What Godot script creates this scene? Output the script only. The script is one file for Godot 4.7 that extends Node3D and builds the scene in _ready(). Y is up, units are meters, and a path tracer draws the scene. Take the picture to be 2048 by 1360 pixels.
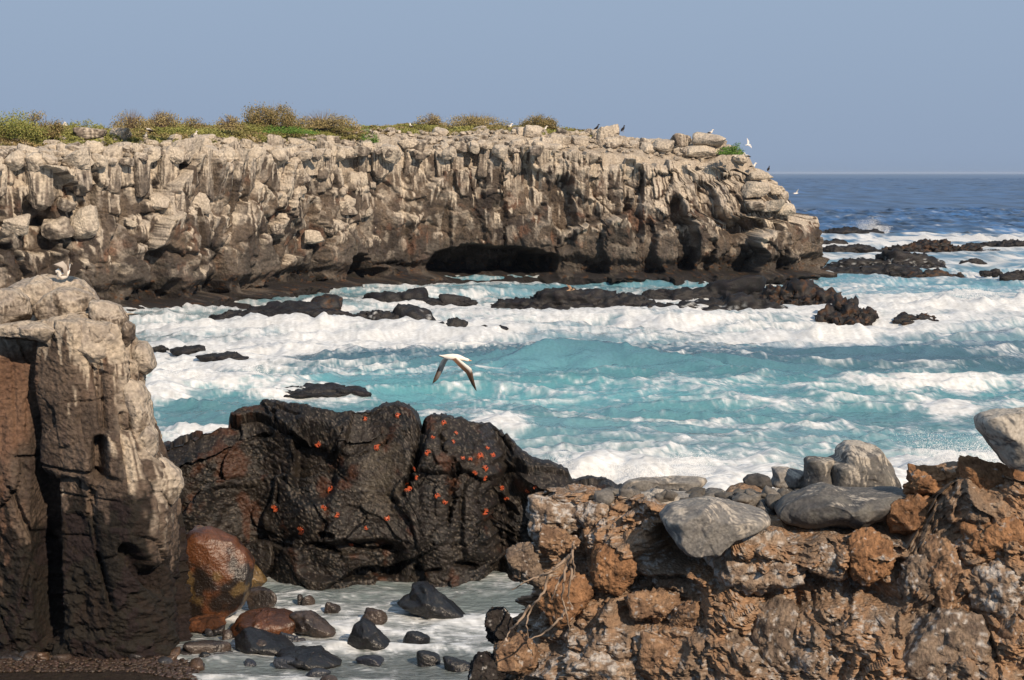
extends Node3D
# A rocky island coast: far headland cliff, surf, dark tidal rocks, near cliff and earth bank, birds and crabs.

const FOCAL := 3067.0            # focal length in photograph pixels (2048 x 1360), vertical fov 25 degrees
const EYE := 10.0                # camera height above the sea
const PITCH := 0.10847           # downward tilt
var taken := {}
var mats := {}
var noise_a: FastNoiseLite
var noise_b: FastNoiseLite
var noise_r: FastNoiseLite
var noise_c: FastNoiseLite
var noise_e: FastNoiseLite
var rng := RandomNumberGenerator.new()
var ball_v := {}
var ball_i := {}

class Shape:
	var v := PackedVector3Array()
	var c := PackedColorArray()
	var i := PackedInt32Array()
	func normals() -> PackedVector3Array:
		var n := PackedVector3Array()
		n.resize(v.size())
		var k := 0
		while k < i.size():
			var a := i[k]
			var b := i[k + 1]
			var d := i[k + 2]
			var f := (v[d] - v[a]).cross(v[b] - v[a])
			n[a] += f
			n[b] += f
			n[d] += f
			k += 3
		for q in n.size():
			n[q] = n[q].normalized()
		return n
	func done(n := PackedVector3Array()) -> ArrayMesh:
		var arr := []
		arr.resize(Mesh.ARRAY_MAX)
		arr[Mesh.ARRAY_VERTEX] = v
		arr[Mesh.ARRAY_NORMAL] = n if n.size() == v.size() else normals()
		if c.size() == v.size():
			arr[Mesh.ARRAY_COLOR] = c
		arr[Mesh.ARRAY_INDEX] = i
		var m := ArrayMesh.new()
		m.add_surface_from_arrays(Mesh.PRIMITIVE_TRIANGLES, arr)
		return m

func faceted(s: Shape) -> ArrayMesh:
	# every face keeps its own plane, as broken stone does
	var f := Shape.new()
	f.v.resize(s.i.size())
	f.c.resize(s.i.size())
	f.i.resize(s.i.size())
	for k in s.i.size():
		f.v[k] = s.v[s.i[k]]
		f.c[k] = s.c[s.i[k]]
		f.i[k] = k
	return f.done()

# ---------- where things stand ----------
func at(u: float, v: float, depth: float) -> Vector3:
	var x := (u - 1024.0) / FOCAL
	var y := (680.0 - v) / FOCAL
	var t := depth / (y * sin(PITCH) + cos(PITCH))
	return Vector3(x * t, EYE + t * (y * cos(PITCH) - sin(PITCH)), -depth)

func on_sea(u: float, v: float, level := 0.0) -> Vector3:
	var y := (680.0 - v) / FOCAL
	var t := (level - EYE) / (y * cos(PITCH) - sin(PITCH))
	return Vector3((u - 1024.0) / FOCAL * t, level, -t * (y * sin(PITCH) + cos(PITCH)))

func front(p: Vector3, depth: float) -> Vector2:
	# place on a front elevation drawn at the photograph's scale for things that stand that far off
	return Vector2(1024.0 + p.x / depth * FOCAL, 346.0 + (EYE - p.y) / depth * FOCAL)

func seen_at(p: Vector3) -> Vector2:
	var fwd := -(p.y - EYE) * sin(PITCH) - p.z * cos(PITCH)
	var up := (p.y - EYE) * cos(PITCH) - p.z * sin(PITCH)
	return Vector2(1024.0 + p.x / fwd * FOCAL, 680.0 - up / fwd * FOCAL)

# ---------- nodes ----------
func numbered(called: String) -> String:
	if not taken.has(called):
		taken[called] = 0
		return called
	taken[called] += 1
	return "%s_%03d" % [called, taken[called]]

func tag(o: Node, label := "", category := "", group := "", kind := "") -> Node:
	if label: o.set_meta("label", label)
	if category: o.set_meta("category", category)
	if group: o.set_meta("group", group)
	if kind: o.set_meta("kind", kind)
	return o

func thing(called: String, where := Vector3.ZERO) -> Node3D:
	var o := Node3D.new()
	o.name = numbered(called)
	add_child(o)
	o.position = where
	return o

func part(called: String, mesh: Mesh, m: Material, parent: Node, where := Vector3.ZERO) -> MeshInstance3D:
	var o := MeshInstance3D.new()
	o.name = numbered(called) if parent == self else called
	o.mesh = mesh
	o.material_override = m
	o.position = where
	parent.add_child(o, true)
	return o

# ---------- noise ----------
func make_noise(kind: int, octaves: int, sd: int) -> FastNoiseLite:
	var n := FastNoiseLite.new()
	n.noise_type = kind
	n.seed = sd
	n.frequency = 1.0
	n.fractal_type = FastNoiseLite.FRACTAL_FBM if octaves > 1 else FastNoiseLite.FRACTAL_NONE
	n.fractal_octaves = octaves
	return n

var vor_r := 0.0
var vor_q := 0.0
var vor_x := 0.0
var vor_y := 0.0
var vor_e := 0.0
func vor(px: float, py: float, sd: int) -> void:
	# nearest cell of a jittered grid: two random numbers, the offset from its middle, and how near its border is
	var ix := floori(px)
	var iy := floori(py)
	var best := 9.0
	var second := 9.0
	var bh := 0
	var bx := 0.0
	var by := 0.0
	for gy in range(iy - 1, iy + 2):
		for gx in range(ix - 1, ix + 2):
			var h := (gx * 374761393 + gy * 668265263 + sd * 974711) & 0x7fffffff
			h = ((h ^ (h >> 13)) * 1274126177) & 0x7fffffff
			h = h ^ (h >> 16)
			var dx := px - gx - 0.1 - 0.8 * float(h & 1023) / 1023.0
			var dy := py - gy - 0.1 - 0.8 * float((h >> 10) & 1023) / 1023.0
			var d := dx * dx + dy * dy
			if d < best:
				second = best
				best = d
				bh = h
				bx = dx
				by = dy
			elif d < second:
				second = d
	vor_r = float((bh >> 3) & 255) / 255.0
	vor_q = float((bh >> 12) & 255) / 255.0
	vor_x = bx
	vor_y = by
	vor_e = sqrt(second) - sqrt(best)

func blocks(px: float, py: float, sd: int, tilt: float, crack: float) -> float:
	# stepped, tilted facets with narrow joints between
	vor(px, py, sd)
	var d := vor_r - 0.5 + tilt * ((vor_q - 0.5) * 2.0 * vor_x + (fmod(vor_q * 7.0, 1.0) - 0.35) * 1.6 * vor_y)
	if vor_e < 0.07:
		d -= crack * (1.0 - vor_e / 0.07)
	return d

func lines(points: Array, t: float) -> float:
	# piecewise linear table [[t, value], ...]
	if t <= points[0][0]:
		return points[0][1]
	for k in range(1, points.size()):
		if t <= points[k][0]:
			return lerpf(points[k - 1][1], points[k][1], (t - points[k - 1][0]) / maxf(1e-6, points[k][0] - points[k - 1][0]))
	return points[-1][1]

func dent(dx: float, dy: float) -> float:
	# 1 inside, 0 outside a rounded shape whose half sizes are 1
	var r := sqrt(sqrt(dx * dx * dx * dx + dy * dy * dy * dy))
	return 1.0 - smoothstep(0.72, 1.05, r)

# ---------- meshes ----------
func grid(cols: int, rows: int, v: PackedVector3Array, c: PackedColorArray) -> Shape:
	var s := Shape.new()
	s.v = v
	s.c = c
	var idx := PackedInt32Array()
	idx.resize((cols - 1) * (rows - 1) * 6)
	var k := 0
	for j in rows - 1:
		for i in cols - 1:
			var a := j * cols + i
			idx[k] = a
			idx[k + 1] = a + cols
			idx[k + 2] = a + 1
			idx[k + 3] = a + 1
			idx[k + 4] = a + cols
			idx[k + 5] = a + cols + 1
			k += 6
	s.i = idx
	return s

func ball(level: int) -> void:
	if ball_v.has(level):
		return
	var g := (1.0 + sqrt(5.0)) / 2.0
	var vs := PackedVector3Array()
	for p in [[-1, g, 0], [1, g, 0], [-1, -g, 0], [1, -g, 0], [0, -1, g], [0, 1, g], [0, -1, -g], [0, 1, -g], [g, 0, -1], [g, 0, 1], [-g, 0, -1], [-g, 0, 1]]:
		vs.append(Vector3(p[0], p[1], p[2]).normalized())
	var f := PackedInt32Array([0, 11, 5, 0, 5, 1, 0, 1, 7, 0, 7, 10, 0, 10, 11, 1, 5, 9, 5, 11, 4, 11, 10, 2, 10, 7, 6, 7, 1, 8, 3, 9, 4, 3, 4, 2, 3, 2, 6, 3, 6, 8, 3, 8, 9, 4, 9, 5, 2, 4, 11, 6, 2, 10, 8, 6, 7, 9, 8, 1])
	for l in level:
		var mid := {}
		var nf := PackedInt32Array()
		for k in range(0, f.size(), 3):
			var m := []
			for e in 3:
				var a := f[k + e]
				var b := f[k + (e + 1) % 3]
				var key := mini(a, b) * 1000000 + maxi(a, b)
				if not mid.has(key):
					mid[key] = vs.size()
					vs.append((vs[a] + vs[b]).normalized())
				m.append(mid[key])
			nf.append_array(PackedInt32Array([f[k], m[0], m[2], f[k + 1], m[1], m[0], f[k + 2], m[2], m[1], m[0], m[1], m[2]]))
		f = nf
	var turned := PackedInt32Array()
	for k in range(0, f.size(), 3):
		turned.append_array(PackedInt32Array([f[k], f[k + 2], f[k + 1]]))
	ball_v[level] = vs
	ball_i[level] = turned

func rock(size: Vector3, sd: int, level: int, o := {}) -> Shape:
	# an angular boulder: a rounded polytope with grain. size: half extents. o: power, cuts, rough, boxy, planes
	ball(level)
	var r := RandomNumberGenerator.new()
	r.seed = sd * 7919 + 13
	var power: float = o.get("power", 12.0)
	var rough: float = o.get("rough", 0.05)
	var grain: float = o.get("grain", 3.0)
	var boxy: float = o.get("boxy", 0.7)
	var ns := PackedVector3Array()
	for a in [Vector3.RIGHT, Vector3.LEFT, Vector3.UP, Vector3.DOWN, Vector3.BACK, Vector3.FORWARD]:
		var t := 1.0 - boxy
		ns.append((a + Vector3(r.randf_range(-t, t), r.randf_range(-t, t), r.randf_range(-t, t)) * 0.7).normalized() / r.randf_range(0.86, 1.0))
	for k in int(o.get("cuts", 6)):
		ns.append(Vector3(r.randfn(), r.randfn(), r.randfn()).normalized() / r.randf_range(0.84, 1.12))
	for p in o.get("planes", []):
		ns.append(p)
	var s := Shape.new()
	var vs: PackedVector3Array = ball_v[level]
	s.v.resize(vs.size())
	var big := maxf(size.x, maxf(size.y, size.z))
	var shift := Vector3(r.randf() * 100, r.randf() * 100, r.randf() * 100)
	for k in vs.size():
		var d := vs[k]
		var sum := 0.0
		for n in ns:
			var q := d.dot(n)
			if q > 0.0:
				sum += pow(q, power)
		var p := d * pow(sum, -1.0 / power)
		p = p * size
		var w := p * (grain / big) + shift
		var e := noise_b.get_noise_3dv(w) * rough * 1.4
		if rough > 0.0:
			e += (noise_c.get_noise_3dv(w * 0.7)) * rough * 0.8
		s.v[k] = p + (p / size).normalized() * big * e
	s.i = ball_i[level]
	return s

func traced(outline: Array, depth: float, thick: float, sd: int, level: int, o := {}) -> Array:
	# a boulder whose front view has that outline (photo points), standing at that depth and as thick as given (m); returns [shape, middle]
	ball(level)
	var r := RandomNumberGenerator.new()
	r.seed = sd * 131 + 5
	var mid := Vector2.ZERO
	for p in outline:
		mid += Vector2(p[0], p[1]) / outline.size()
	var where := at(mid.x, mid.y, depth)
	var pts := PackedVector2Array()
	for p in outline:
		var q := at(p[0], p[1], depth)
		pts.append(Vector2(q.x - where.x, q.y - where.y))
	var reach := PackedFloat32Array()
	for k in 360:
		var d := Vector2(cos(TAU * k / 360.0), sin(TAU * k / 360.0)) * 50.0
		var far := 0.02
		for e in pts.size():
			var hit = Geometry2D.segment_intersects_segment(Vector2.ZERO, d, pts[e], pts[(e + 1) % pts.size()])
			if hit != null:
				far = maxf(far, (hit as Vector2).length())
		reach.append(far)
	var even := reach.duplicate()
	for k in 360:
		even[k] = 0.0
		for e in range(-4, 5):
			even[k] += reach[(k + e + 360) % 360] / 9.0
	var cuts := PackedVector3Array()
	for k in int(o.get("cuts", 6)):
		cuts.append(Vector3(r.randfn(), r.randfn() * 0.8, absf(r.randfn()) + 0.35).normalized() / r.randf_range(0.74, 0.95))
	var rough: float = o.get("rough", 0.03)
	var grain: float = o.get("grain", 3.0)
	var n: float = o.get("power", 3.2)
	var s := Shape.new()
	s.i = ball_i[level]
	s.v.resize(ball_v[level].size())
	var big := 0.0
	for p in pts:
		big = maxf(big, p.length())
	for k in s.v.size():
		var d: Vector3 = ball_v[level][k]
		var flat := sqrt(d.x * d.x + d.y * d.y)
		var t := pow(pow(flat, n) + pow(absf(d.z), n), -1.0 / n)
		var q := d * t
		for c in cuts:
			var e := q.dot(c)
			if e > 1.0:
				q.z -= (e - 1.0) / c.z * 0.85
		var a := fposmod(atan2(d.y, d.x) / TAU * 360.0, 360.0)
		var rr := lerpf(even[int(a) % 360], even[(int(a) + 1) % 360], a - floorf(a))
		var p := Vector3(q.x * rr, q.y * rr, q.z * thick)
		var w := p * (grain / big) + Vector3(sd * 7.3, sd * 1.9, 0)
		s.v[k] = p + d * big * rough * (1.3 * noise_b.get_noise_3dv(w) + 0.5 * noise_c.get_noise_3dv(w))
	return [s, where]

func tube(s: Shape, pts: Array, radii: Array, sides: int, cols: Array, flat := 1.0) -> void:
	var first := s.v.size()
	for k in pts.size():
		var p: Vector3 = pts[k]
		var f: Vector3 = (pts[mini(k + 1, pts.size() - 1)] - pts[maxi(k - 1, 0)]).normalized()
		var side := f.cross(Vector3.UP)
		side = side.normalized() if side.length() > 0.05 else Vector3.RIGHT
		var up := side.cross(f).normalized()
		for q in sides:
			var a := TAU * q / sides
			s.v.append(p + (side * cos(a) + up * sin(a) * flat) * radii[k])
			s.c.append(cols[mini(k, cols.size() - 1)])
	for k in pts.size() - 1:
		for q in sides:
			var a := first + k * sides + q
			var b := first + k * sides + (q + 1) % sides
			s.i.append_array(PackedInt32Array([a, b, a + sides, b, b + sides, a + sides]))
	for e in [0, pts.size() - 1]:
		var m := s.v.size()
		s.v.append(pts[e])
		s.c.append(cols[mini(e, cols.size() - 1)])
		for q in sides:
			var a: int = first + e * sides + q
			var b: int = first + e * sides + (q + 1) % sides
			s.i.append_array(PackedInt32Array([m, b, a] if e == 0 else [m, a, b]))

func turned_to(up: Vector3, spin: float) -> Basis:
	var x := up.cross(Vector3(0.31, 0.2, 0.93)).normalized()
	return Basis(x, up, x.cross(up)).orthonormalized() * Basis(Vector3.UP, spin)

# ---------- materials ----------
func noise_texture(freq: float, octaves: int, sd: int, lo: float, hi: float, kind := FastNoiseLite.TYPE_SIMPLEX) -> NoiseTexture2D:
	var n := make_noise(kind, octaves, sd)
	n.frequency = freq
	var t := NoiseTexture2D.new()
	t.width = 512
	t.height = 512
	t.seamless = true
	t.noise = n
	var g := Gradient.new()
	g.set_color(0, Color(lo, lo, lo))
	g.set_color(1, Color(hi, hi, hi))
	t.color_ramp = g
	return t

func rocky(called: String, tile: float, relief: float, roughness: float, lo: float, spec := 0.35) -> StandardMaterial3D:
	var m := StandardMaterial3D.new()
	m.resource_name = called
	m.vertex_color_use_as_albedo = true
	m.roughness = roughness
	m.metallic_specular = spec
	m.uv1_triplanar = true
	m.uv1_world_triplanar = true
	m.uv1_scale = Vector3.ONE / tile
	m.albedo_texture = noise_texture(0.02, 5, called.hash() % 1000, lo, 1.0)
	m.heightmap_enabled = true
	m.heightmap_texture = noise_texture(0.012, 6, 5 + called.hash() % 1000, 0.0, 1.0)
	m.heightmap_scale = relief
	mats[called] = m
	return m

func plain(called: String, roughness: float, spec := 0.4) -> StandardMaterial3D:
	var m := StandardMaterial3D.new()
	m.resource_name = called
	m.vertex_color_use_as_albedo = true
	m.roughness = roughness
	m.metallic_specular = spec
	mats[called] = m
	return m

func mixed(a: Color, b: Color, t: float) -> Color:
	return a.lerp(b, clampf(t, 0.0, 1.0))

# ---------- the scene ----------
func _ready() -> void:
	rng.seed = 4
	var cam := Camera3D.new()
	cam.name = "camera"
	add_child(cam)
	cam.position = Vector3(0, EYE, 0)
	cam.rotation = Vector3(-PITCH, 0, 0)
	cam.fov = 25.0
	cam.near = 0.5
	cam.far = 90000.0
	cam.current = true
	var we := WorldEnvironment.new()
	we.name = "environment"
	var env := Environment.new()
	env.background_mode = Environment.BG_SKY
	var sky := ProceduralSkyMaterial.new()
	sky.sky_top_color = Color(0.60, 0.68, 0.77)
	sky.sky_horizon_color = Color(0.53, 0.594, 0.688)
	sky.sky_curve = 0.12
	sky.ground_horizon_color = Color(0.53, 0.594, 0.688)
	sky.ground_bottom_color = Color(0.16, 0.24, 0.30)
	sky.sun_angle_max = 8.0
	env.sky = Sky.new()
	env.sky.sky_material = sky
	env.tonemap_mode = Environment.TONE_MAPPER_LINEAR
	env.tonemap_exposure = 1.15
	env.sdfgi_enabled = true
	env.ssao_enabled = true
	env.ssil_enabled = true
	we.environment = env
	add_child(we)
	var sun := DirectionalLight3D.new()
	sun.name = "sun"
	add_child(sun)
	sun.light_color = Color(1.0, 0.91, 0.80)
	sun.light_energy = 1.5
	sun.light_angular_distance = 0.5
	sun.shadow_enabled = true
	sun.look_at_from_position(Vector3(0.52, 0.64, 0.85) * 100.0, Vector3.ZERO)
	if HAZE > 0.0:
		env.fog_enabled = true
		env.fog_density = HAZE
		env.fog_light_color = Color(0.80, 0.86, 0.95)

	noise_a = make_noise(FastNoiseLite.TYPE_SIMPLEX, 1, 11)
	noise_b = make_noise(FastNoiseLite.TYPE_SIMPLEX, 4, 12)
	noise_r = make_noise(FastNoiseLite.TYPE_SIMPLEX, 3, 13)
	noise_r.fractal_type = FastNoiseLite.FRACTAL_RIDGED
	noise_c = make_noise(FastNoiseLite.TYPE_CELLULAR, 1, 14)
	noise_c.cellular_return_type = FastNoiseLite.RETURN_CELL_VALUE
	noise_e = make_noise(FastNoiseLite.TYPE_CELLULAR, 1, 15)
	noise_e.cellular_return_type = FastNoiseLite.RETURN_DISTANCE2_SUB
	rocky("far_rock", 2.6, 9.0, 0.92, 0.62)
	rocky("near_rock", 1.3, 5.0, 0.9, 0.58)
	rocky("black_rock", 0.9, 3.0, 0.6, 0.5, 0.4)
	rocky("earth", 0.45, 2.2, 0.97, 0.6, 0.2)
	rocky("grey_stone", 0.5, 0.8, 0.85, 0.7)
	rocky("wet_stone", 0.6, 1.6, 0.42, 0.6, 0.5)
	var water := rocky("water", 1.0, 3.5, 0.14, 0.86, 0.5)
	water.uv1_scale = Vector3(0.35, 0.5, 0.8)
	var foam := rocky("foam", 1.0, 2.0, 0.95, 0.82, 0.15)
	foam.uv1_scale = Vector3(0.22, 0.5, 0.7)
	var deep := rocky("deep_water", 1.0, 6.0, 0.3, 0.8, 0.22)
	deep.uv1_scale = Vector3(0.05, 0.2, 0.05)
	plain("spray", 0.9, 0.2)
	plain("feather", 0.85, 0.3)
	plain("shell", 0.35, 0.5)
	plain("twig", 0.95, 0.2)
	var leaf := plain("leaf", 0.8, 0.3)
	leaf.backlight_enabled = true
	leaf.backlight = Color(0.35, 0.4, 0.12)
	build_sea()
	build_headland()
	build_near_cliff()
	build_dark_rock()
	build_bank()
	build_sea_rocks()
	build_cove()
	build_plants()
	build_birds()
	build_crabs()
	build_spray()

const HAZE := 0.00004

# ---------- the sea ----------
# foam cover by distance (rows) and bearing (four columns from left to right)
const FOAM := [[28, .42, .46, .48, .5], [36, .42, .46, .47, .45], [42, .4, .4, .8, .8], [48, .36, .34, .64, .58], [52, .34, .3, .42, .36], [56, .34, .3, .34, .3], [61, .38, .28, .3, .3], [67, .38, .24, .28, .26], [73, .52, .24, .2, .24],
	[78, .72, .42, .12, .12], [84, .78, .56, .22, .16], [89, .78, .64, .42, .3], [97, .76, .72, .64, .42], [104, .70, .70, .70, .6], [112, .62, .66, .66, .72], [121, .5, .56, .54, .7], [128, .45, .5, .46, .42], [136, .45, .48, .46, .3], [144, .45, .45, .5, .4],
	[165, .3, .3, .45, .62], [200, .2, .2, .4, .66], [240, .1, .1, .3, .7], [258, .08, .08, .2, .36], [275, .1, .1, .1, .12], [400, .1, .1, .1, .1], [1500, .02, .02, .02, .02]]
const BEARING := [-0.236, -0.073, 0.09, 0.286]
# colour of the water under the foam: murky grey in the cove with its shade painted in, milky turquoise over the shelf, deep blue offshore
const TINT := [[28, .17, .19, .185], [38, .17, .21, .21], [44, .15, .28, .31], [56, .115, .235, .27], [64, .11, .26, .30], [72, .10, .285, .325], [77, .10, .25, .295], [81, .06, .135, .18], [86, .07, .15, .20], [92, .13, .235, .28], [110, .18, .30, .34], [140, .12, .29, .37], [180, .10, .24, .35], [235, .06, .18, .32], [270, .045, .115, .25], [420, .034, .092, .215], [3000, .034, .09, .205], [9000, .045, .11, .22]]
# breaking waves: photo column, row of the foot, half length (m), height (m)
const BREAKERS := [[1330, 985, 3.2, 0.75], [1180, 975, 1.6, 0.9], [1450, 990, 2.0, 0.5], [1945, 975, 2.6, 1.15], [1850, 985, 2.0, 0.55], [1895, 812, 1.0, 0.35], [1700, 668, 5.0, 0.9], [1560, 672, 4.0, 0.8], [1330, 645, 4.0, 0.9], [1900, 628, 7.0, 1.3], [2030, 622, 5.0, 1.1], [1800, 610, 4.0, .8], [1960, 478, 16.0, 1.6], [1850, 482, 8, 1.2],
	[760, 668, 6.0, 0.8], [640, 655, 4.0, 0.8], [420, 655, 3.5, 1.0], [350, 690, 2.2, .8], [430, 775, 3.0, 0.9], [330, 785, 1.6, 0.7], [900, 690, 3, .35], [1250, 740, 7.0, 0.75], [1120, 735, 3.0, 0.6], [560, 700, 3.0, 0.6], [1880, 765, 6, .35], [400, 862, 1.6, 0.5], [1000, 870, 1.2, .3]]
const SMOOTH := 21   # the 22nd and 23rd are unbroken swells
var breaker_at: Array = []
var ring: Array = []

func table(t: Array, key: float, out: PackedFloat32Array) -> void:
	var n := out.size()
	var k := 1
	while k < t.size() - 1 and t[k][0] < key:
		k += 1
	var f := clampf((key - t[k - 1][0]) / (t[k][0] - t[k - 1][0]), 0.0, 1.0)
	for q in n:
		out[q] = lerpf(t[k - 1][q + 1], t[k][q + 1], f)

var crest := 0.0
func swell(x: float, z: float, calm: float, big: float, fine: float) -> float:
	var w := noise_a.get_noise_2d(x * 0.05, z * 0.05 + 40.0) * 3.0
	var h := noise_a.get_noise_2d(x * 0.022 + 3.0, (z + w) * 0.085) * 0.38 * big
	var r := 1.0 - absf(noise_a.get_noise_2d(x * 0.10 + 50.0, (z + w * 0.5) * 0.26))
	h += (r * r - 0.45) * 0.30 * calm
	crest = r * r - 0.6
	if fine > 0.0:
		var r2 := 1.0 - absf(noise_a.get_noise_2d(x * 0.26, z * 0.6 + 9.0))
		h += (r2 * r2 - 0.4) * 0.13 * fine * calm
		crest += 0.6 * (r2 * r2 - 0.6)
		h += noise_b.get_noise_2d(x * 0.3 + 8.0, z * 0.9) * 0.05 * fine
	return h

func build_sea() -> void:
	for b in BREAKERS:
		var p := on_sea(b[0], b[1])
		breaker_at.append([p.x, p.z, b[2], b[3], breaker_at.size() == 21 or breaker_at.size() == 22])
	for r in SEA_ROCKS:
		var p := on_sea((r[0] + r[1]) * 0.5, r[3])
		var w: float = (r[1] - r[0]) * 0.5 * -p.z / FOCAL
		ring.append([p.x, p.z - w * r[4], w, w * r[4]])
	var root := thing("sea")
	tag(root, "choppy turquoise sea with white surf, deep blue towards the horizon", "", "", "structure")
	# x half width, near, far, column step, row step
	for band in [[19.0, 26.5, 48.0, 0.062, 0.1], [33.0, 48.0, 86.0, 0.085, 0.19], [60.0, 86.0, 160.0, 0.15, 0.45], [160.0, 160.0, 420.0, 0.75, 1.5], [900.0, 420.0, 2600.0, 4.0, 14.0], [15000.0, 2600.0, 40000.0, 300.0, 600.0]]:
		sea_band(root, band[0], band[1], band[2], band[3], band[4])

func sea_band(root: Node3D, half: float, z0: float, z1: float, dx: float, dz: float) -> void:
	var cols := int(2.0 * half / dx) + 1
	var rows := int(ceil((z1 - z0) / dz)) + 2
	var v := PackedVector3Array()
	var c := PackedColorArray()
	var cover := PackedFloat32Array()
	v.resize(cols * rows)
	c.resize(cols * rows)
	cover.resize(cols * rows)
	var dens := PackedFloat32Array([0, 0, 0, 0])
	var tint := PackedFloat32Array([0, 0, 0])
	var fine := 1.0 if dz < 2.0 else 0.0
	for j in rows:
		var depth := z0 + j * dz
		var z := -depth
		table(FOAM, depth, dens)
		table(TINT, depth, tint)
		var water := Color(tint[0], tint[1], tint[2])
		var calm := lines([[30, 0.35], [40, 0.5], [46, 1.0], [100, 1.3], [115, 1.0], [400, 1.6], [3000, 5.0], [40000, 6.0]], depth)
		var big := lines([[30, 0.15], [40, 0.3], [48, 1.0], [90, 1.3], [300, 1.5], [3000, 3.0]], depth)
		var milk := lines([[30, 0.5], [42, 0.42], [78, 0.4], [88, 0.5], [92, 0.5], [140, 0.42], [200, 0.3]], depth)
		var near := []
		for b in breaker_at:
			if absf(z - b[1]) < 5.0 + b[3] * 2.0:
				near.append(b)
		var near_ring := []
		for r in ring:
			if absf(z - r[1]) < r[3] + 5.0:
				near_ring.append(r)
		for i in cols:
			var x := -half + i * dx
			var h := swell(x, z, calm, big, fine)
			var crest0 := crest
			var t := x / depth
			var d := 0.0
			if t <= BEARING[0]:
				d = dens[0]
			elif t >= BEARING[3]:
				d = dens[3]
			else:
				var q := 0 if t < BEARING[1] else (1 if t < BEARING[2] else 2)
				d = lerpf(dens[q], dens[q + 1], (t - BEARING[q]) / (BEARING[q + 1] - BEARING[q]))
			var f := 0.0
			var bright := 1.0
			var k := i + j * cols
			if depth < 420.0:
				var patch := noise_b.get_noise_2d(x * 0.045 + 70.0, z * 0.13)
				d += patch * 0.42
				for r in near_ring:
					var ex: float = (x - r[0]) / (r[2] + 1.6)
					var ez: float = (z - r[1]) / (r[3] + 2.2)
					var e := ex * ex + ez * ez
					if e < 1.0:
						d += 0.5 * (1.0 - e)
				var force := 0.0
				for b in near:
					var along: float = (x - b[0]) / b[2]
					if absf(along) > 2.2:
						continue
					var wig := noise_a.get_noise_2d(x * 0.22, b[1]) * 1.1
					var off: float = z - b[1] + wig
					var a := exp(-along * along)
					if b[4]:
						h += b[3] * a * (exp(-off * off / 0.9) if off > 0.0 else exp(-off * off / 9.0))
						d -= 0.3 * a * exp(-off * off / 4.0)
					else:
						var lump := 0.6 + 0.5 * noise_b.get_noise_2d(x * 0.3, z * 0.4) + 0.05 * noise_b.get_noise_2d(x * 1.8, z * 2.0)
						var hump := a * (exp(-off * off / 0.5) if off > 0.0 else exp(-off * off / 3.5))
						h += 0.8 * b[3] * hump * clampf(lump, 0.15, 1.5)
						force = maxf(force, a * exp(-off * off / 5.0))
				var wx := noise_a.get_noise_2d(x * 0.3, z * 0.3) * 1.2
				var net := noise_r.get_noise_2d((x + wx) * 0.11, (z - wx) * 0.44) * 0.5 + 0.5
				var lace := noise_r.get_noise_2d((x + wx) * 0.5 + 5.0, z * 1.9 + wx) * 0.5 + 0.5
				var speck := noise_b.get_noise_2d(x * 1.9, z * 5.0) * 0.5 + 0.5
				var v0 := 0.42 * net + 0.42 * lace + 0.22 * speck + 0.22 * crest0
				var lim := 1.08 - 0.95 * d - 0.9 * force
				f = smoothstep(lim - 0.07, lim + 0.13, v0)
				# thin milky film round the foam
				var film := milk * smoothstep(lim - 0.34, lim, v0) + 0.25 * smoothstep(lim - 0.1, lim - 0.02, v0)
				cover[k] = f
				f = maxf(f, film)
				h += f * (speck - 0.4) * (0.012 + 0.03 * force) * (0.5 + 0.5 * calm)
				bright = 0.74 + 0.34 * speck + 0.30 * (lace - 0.5)
				if depth > 240.0:
					f *= 1.0 - smoothstep(240.0, 420.0, depth) * 0.3
			var tone := 1.0 + 0.28 * noise_b.get_noise_2d(x * 0.03, z * 0.09 + 20.0)
			if depth > 230.0:
				tone += 1.1 * noise_b.get_noise_2d(x * lerpf(0.14, 0.05, smoothstep(250.0, 1500.0, depth)), z * 0.06) * (1.0 - smoothstep(900.0, 2400.0, depth))
			v[k] = Vector3(x, h, z)
			var w := Color(water.r * tone, water.g * tone, water.b * tone)
			c[k] = w.lerp(Color(0.74, 0.76, 0.77) * bright, f)
	var s := grid(cols, rows, v, c)
	var n := s.normals()
	var wet := PackedInt32Array()
	var white := PackedInt32Array()
	for k in range(0, s.i.size(), 3):
		var a := s.i[k]
		if cover[a] + cover[s.i[k + 1]] + cover[s.i[k + 2]] > 1.2:
			white.append(a)
			white.append(s.i[k + 1])
			white.append(s.i[k + 2])
		else:
			wet.append(a)
			wet.append(s.i[k + 1])
			wet.append(s.i[k + 2])
	var m := ArrayMesh.new()
	var arr := []
	arr.resize(Mesh.ARRAY_MAX)
	arr[Mesh.ARRAY_VERTEX] = v
	arr[Mesh.ARRAY_NORMAL] = n
	arr[Mesh.ARRAY_COLOR] = c
	arr[Mesh.ARRAY_INDEX] = wet
	m.add_surface_from_arrays(Mesh.PRIMITIVE_TRIANGLES, arr)
	m.surface_set_material(0, mats.water if z0 < 160.0 else mats.deep_water)
	if white.size():
		arr[Mesh.ARRAY_INDEX] = white
		m.add_surface_from_arrays(Mesh.PRIMITIVE_TRIANGLES, arr)
		m.surface_set_material(1, mats.foam)
	var o := MeshInstance3D.new()
	o.name = "water"
	o.mesh = m
	root.add_child(o, true)

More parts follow.
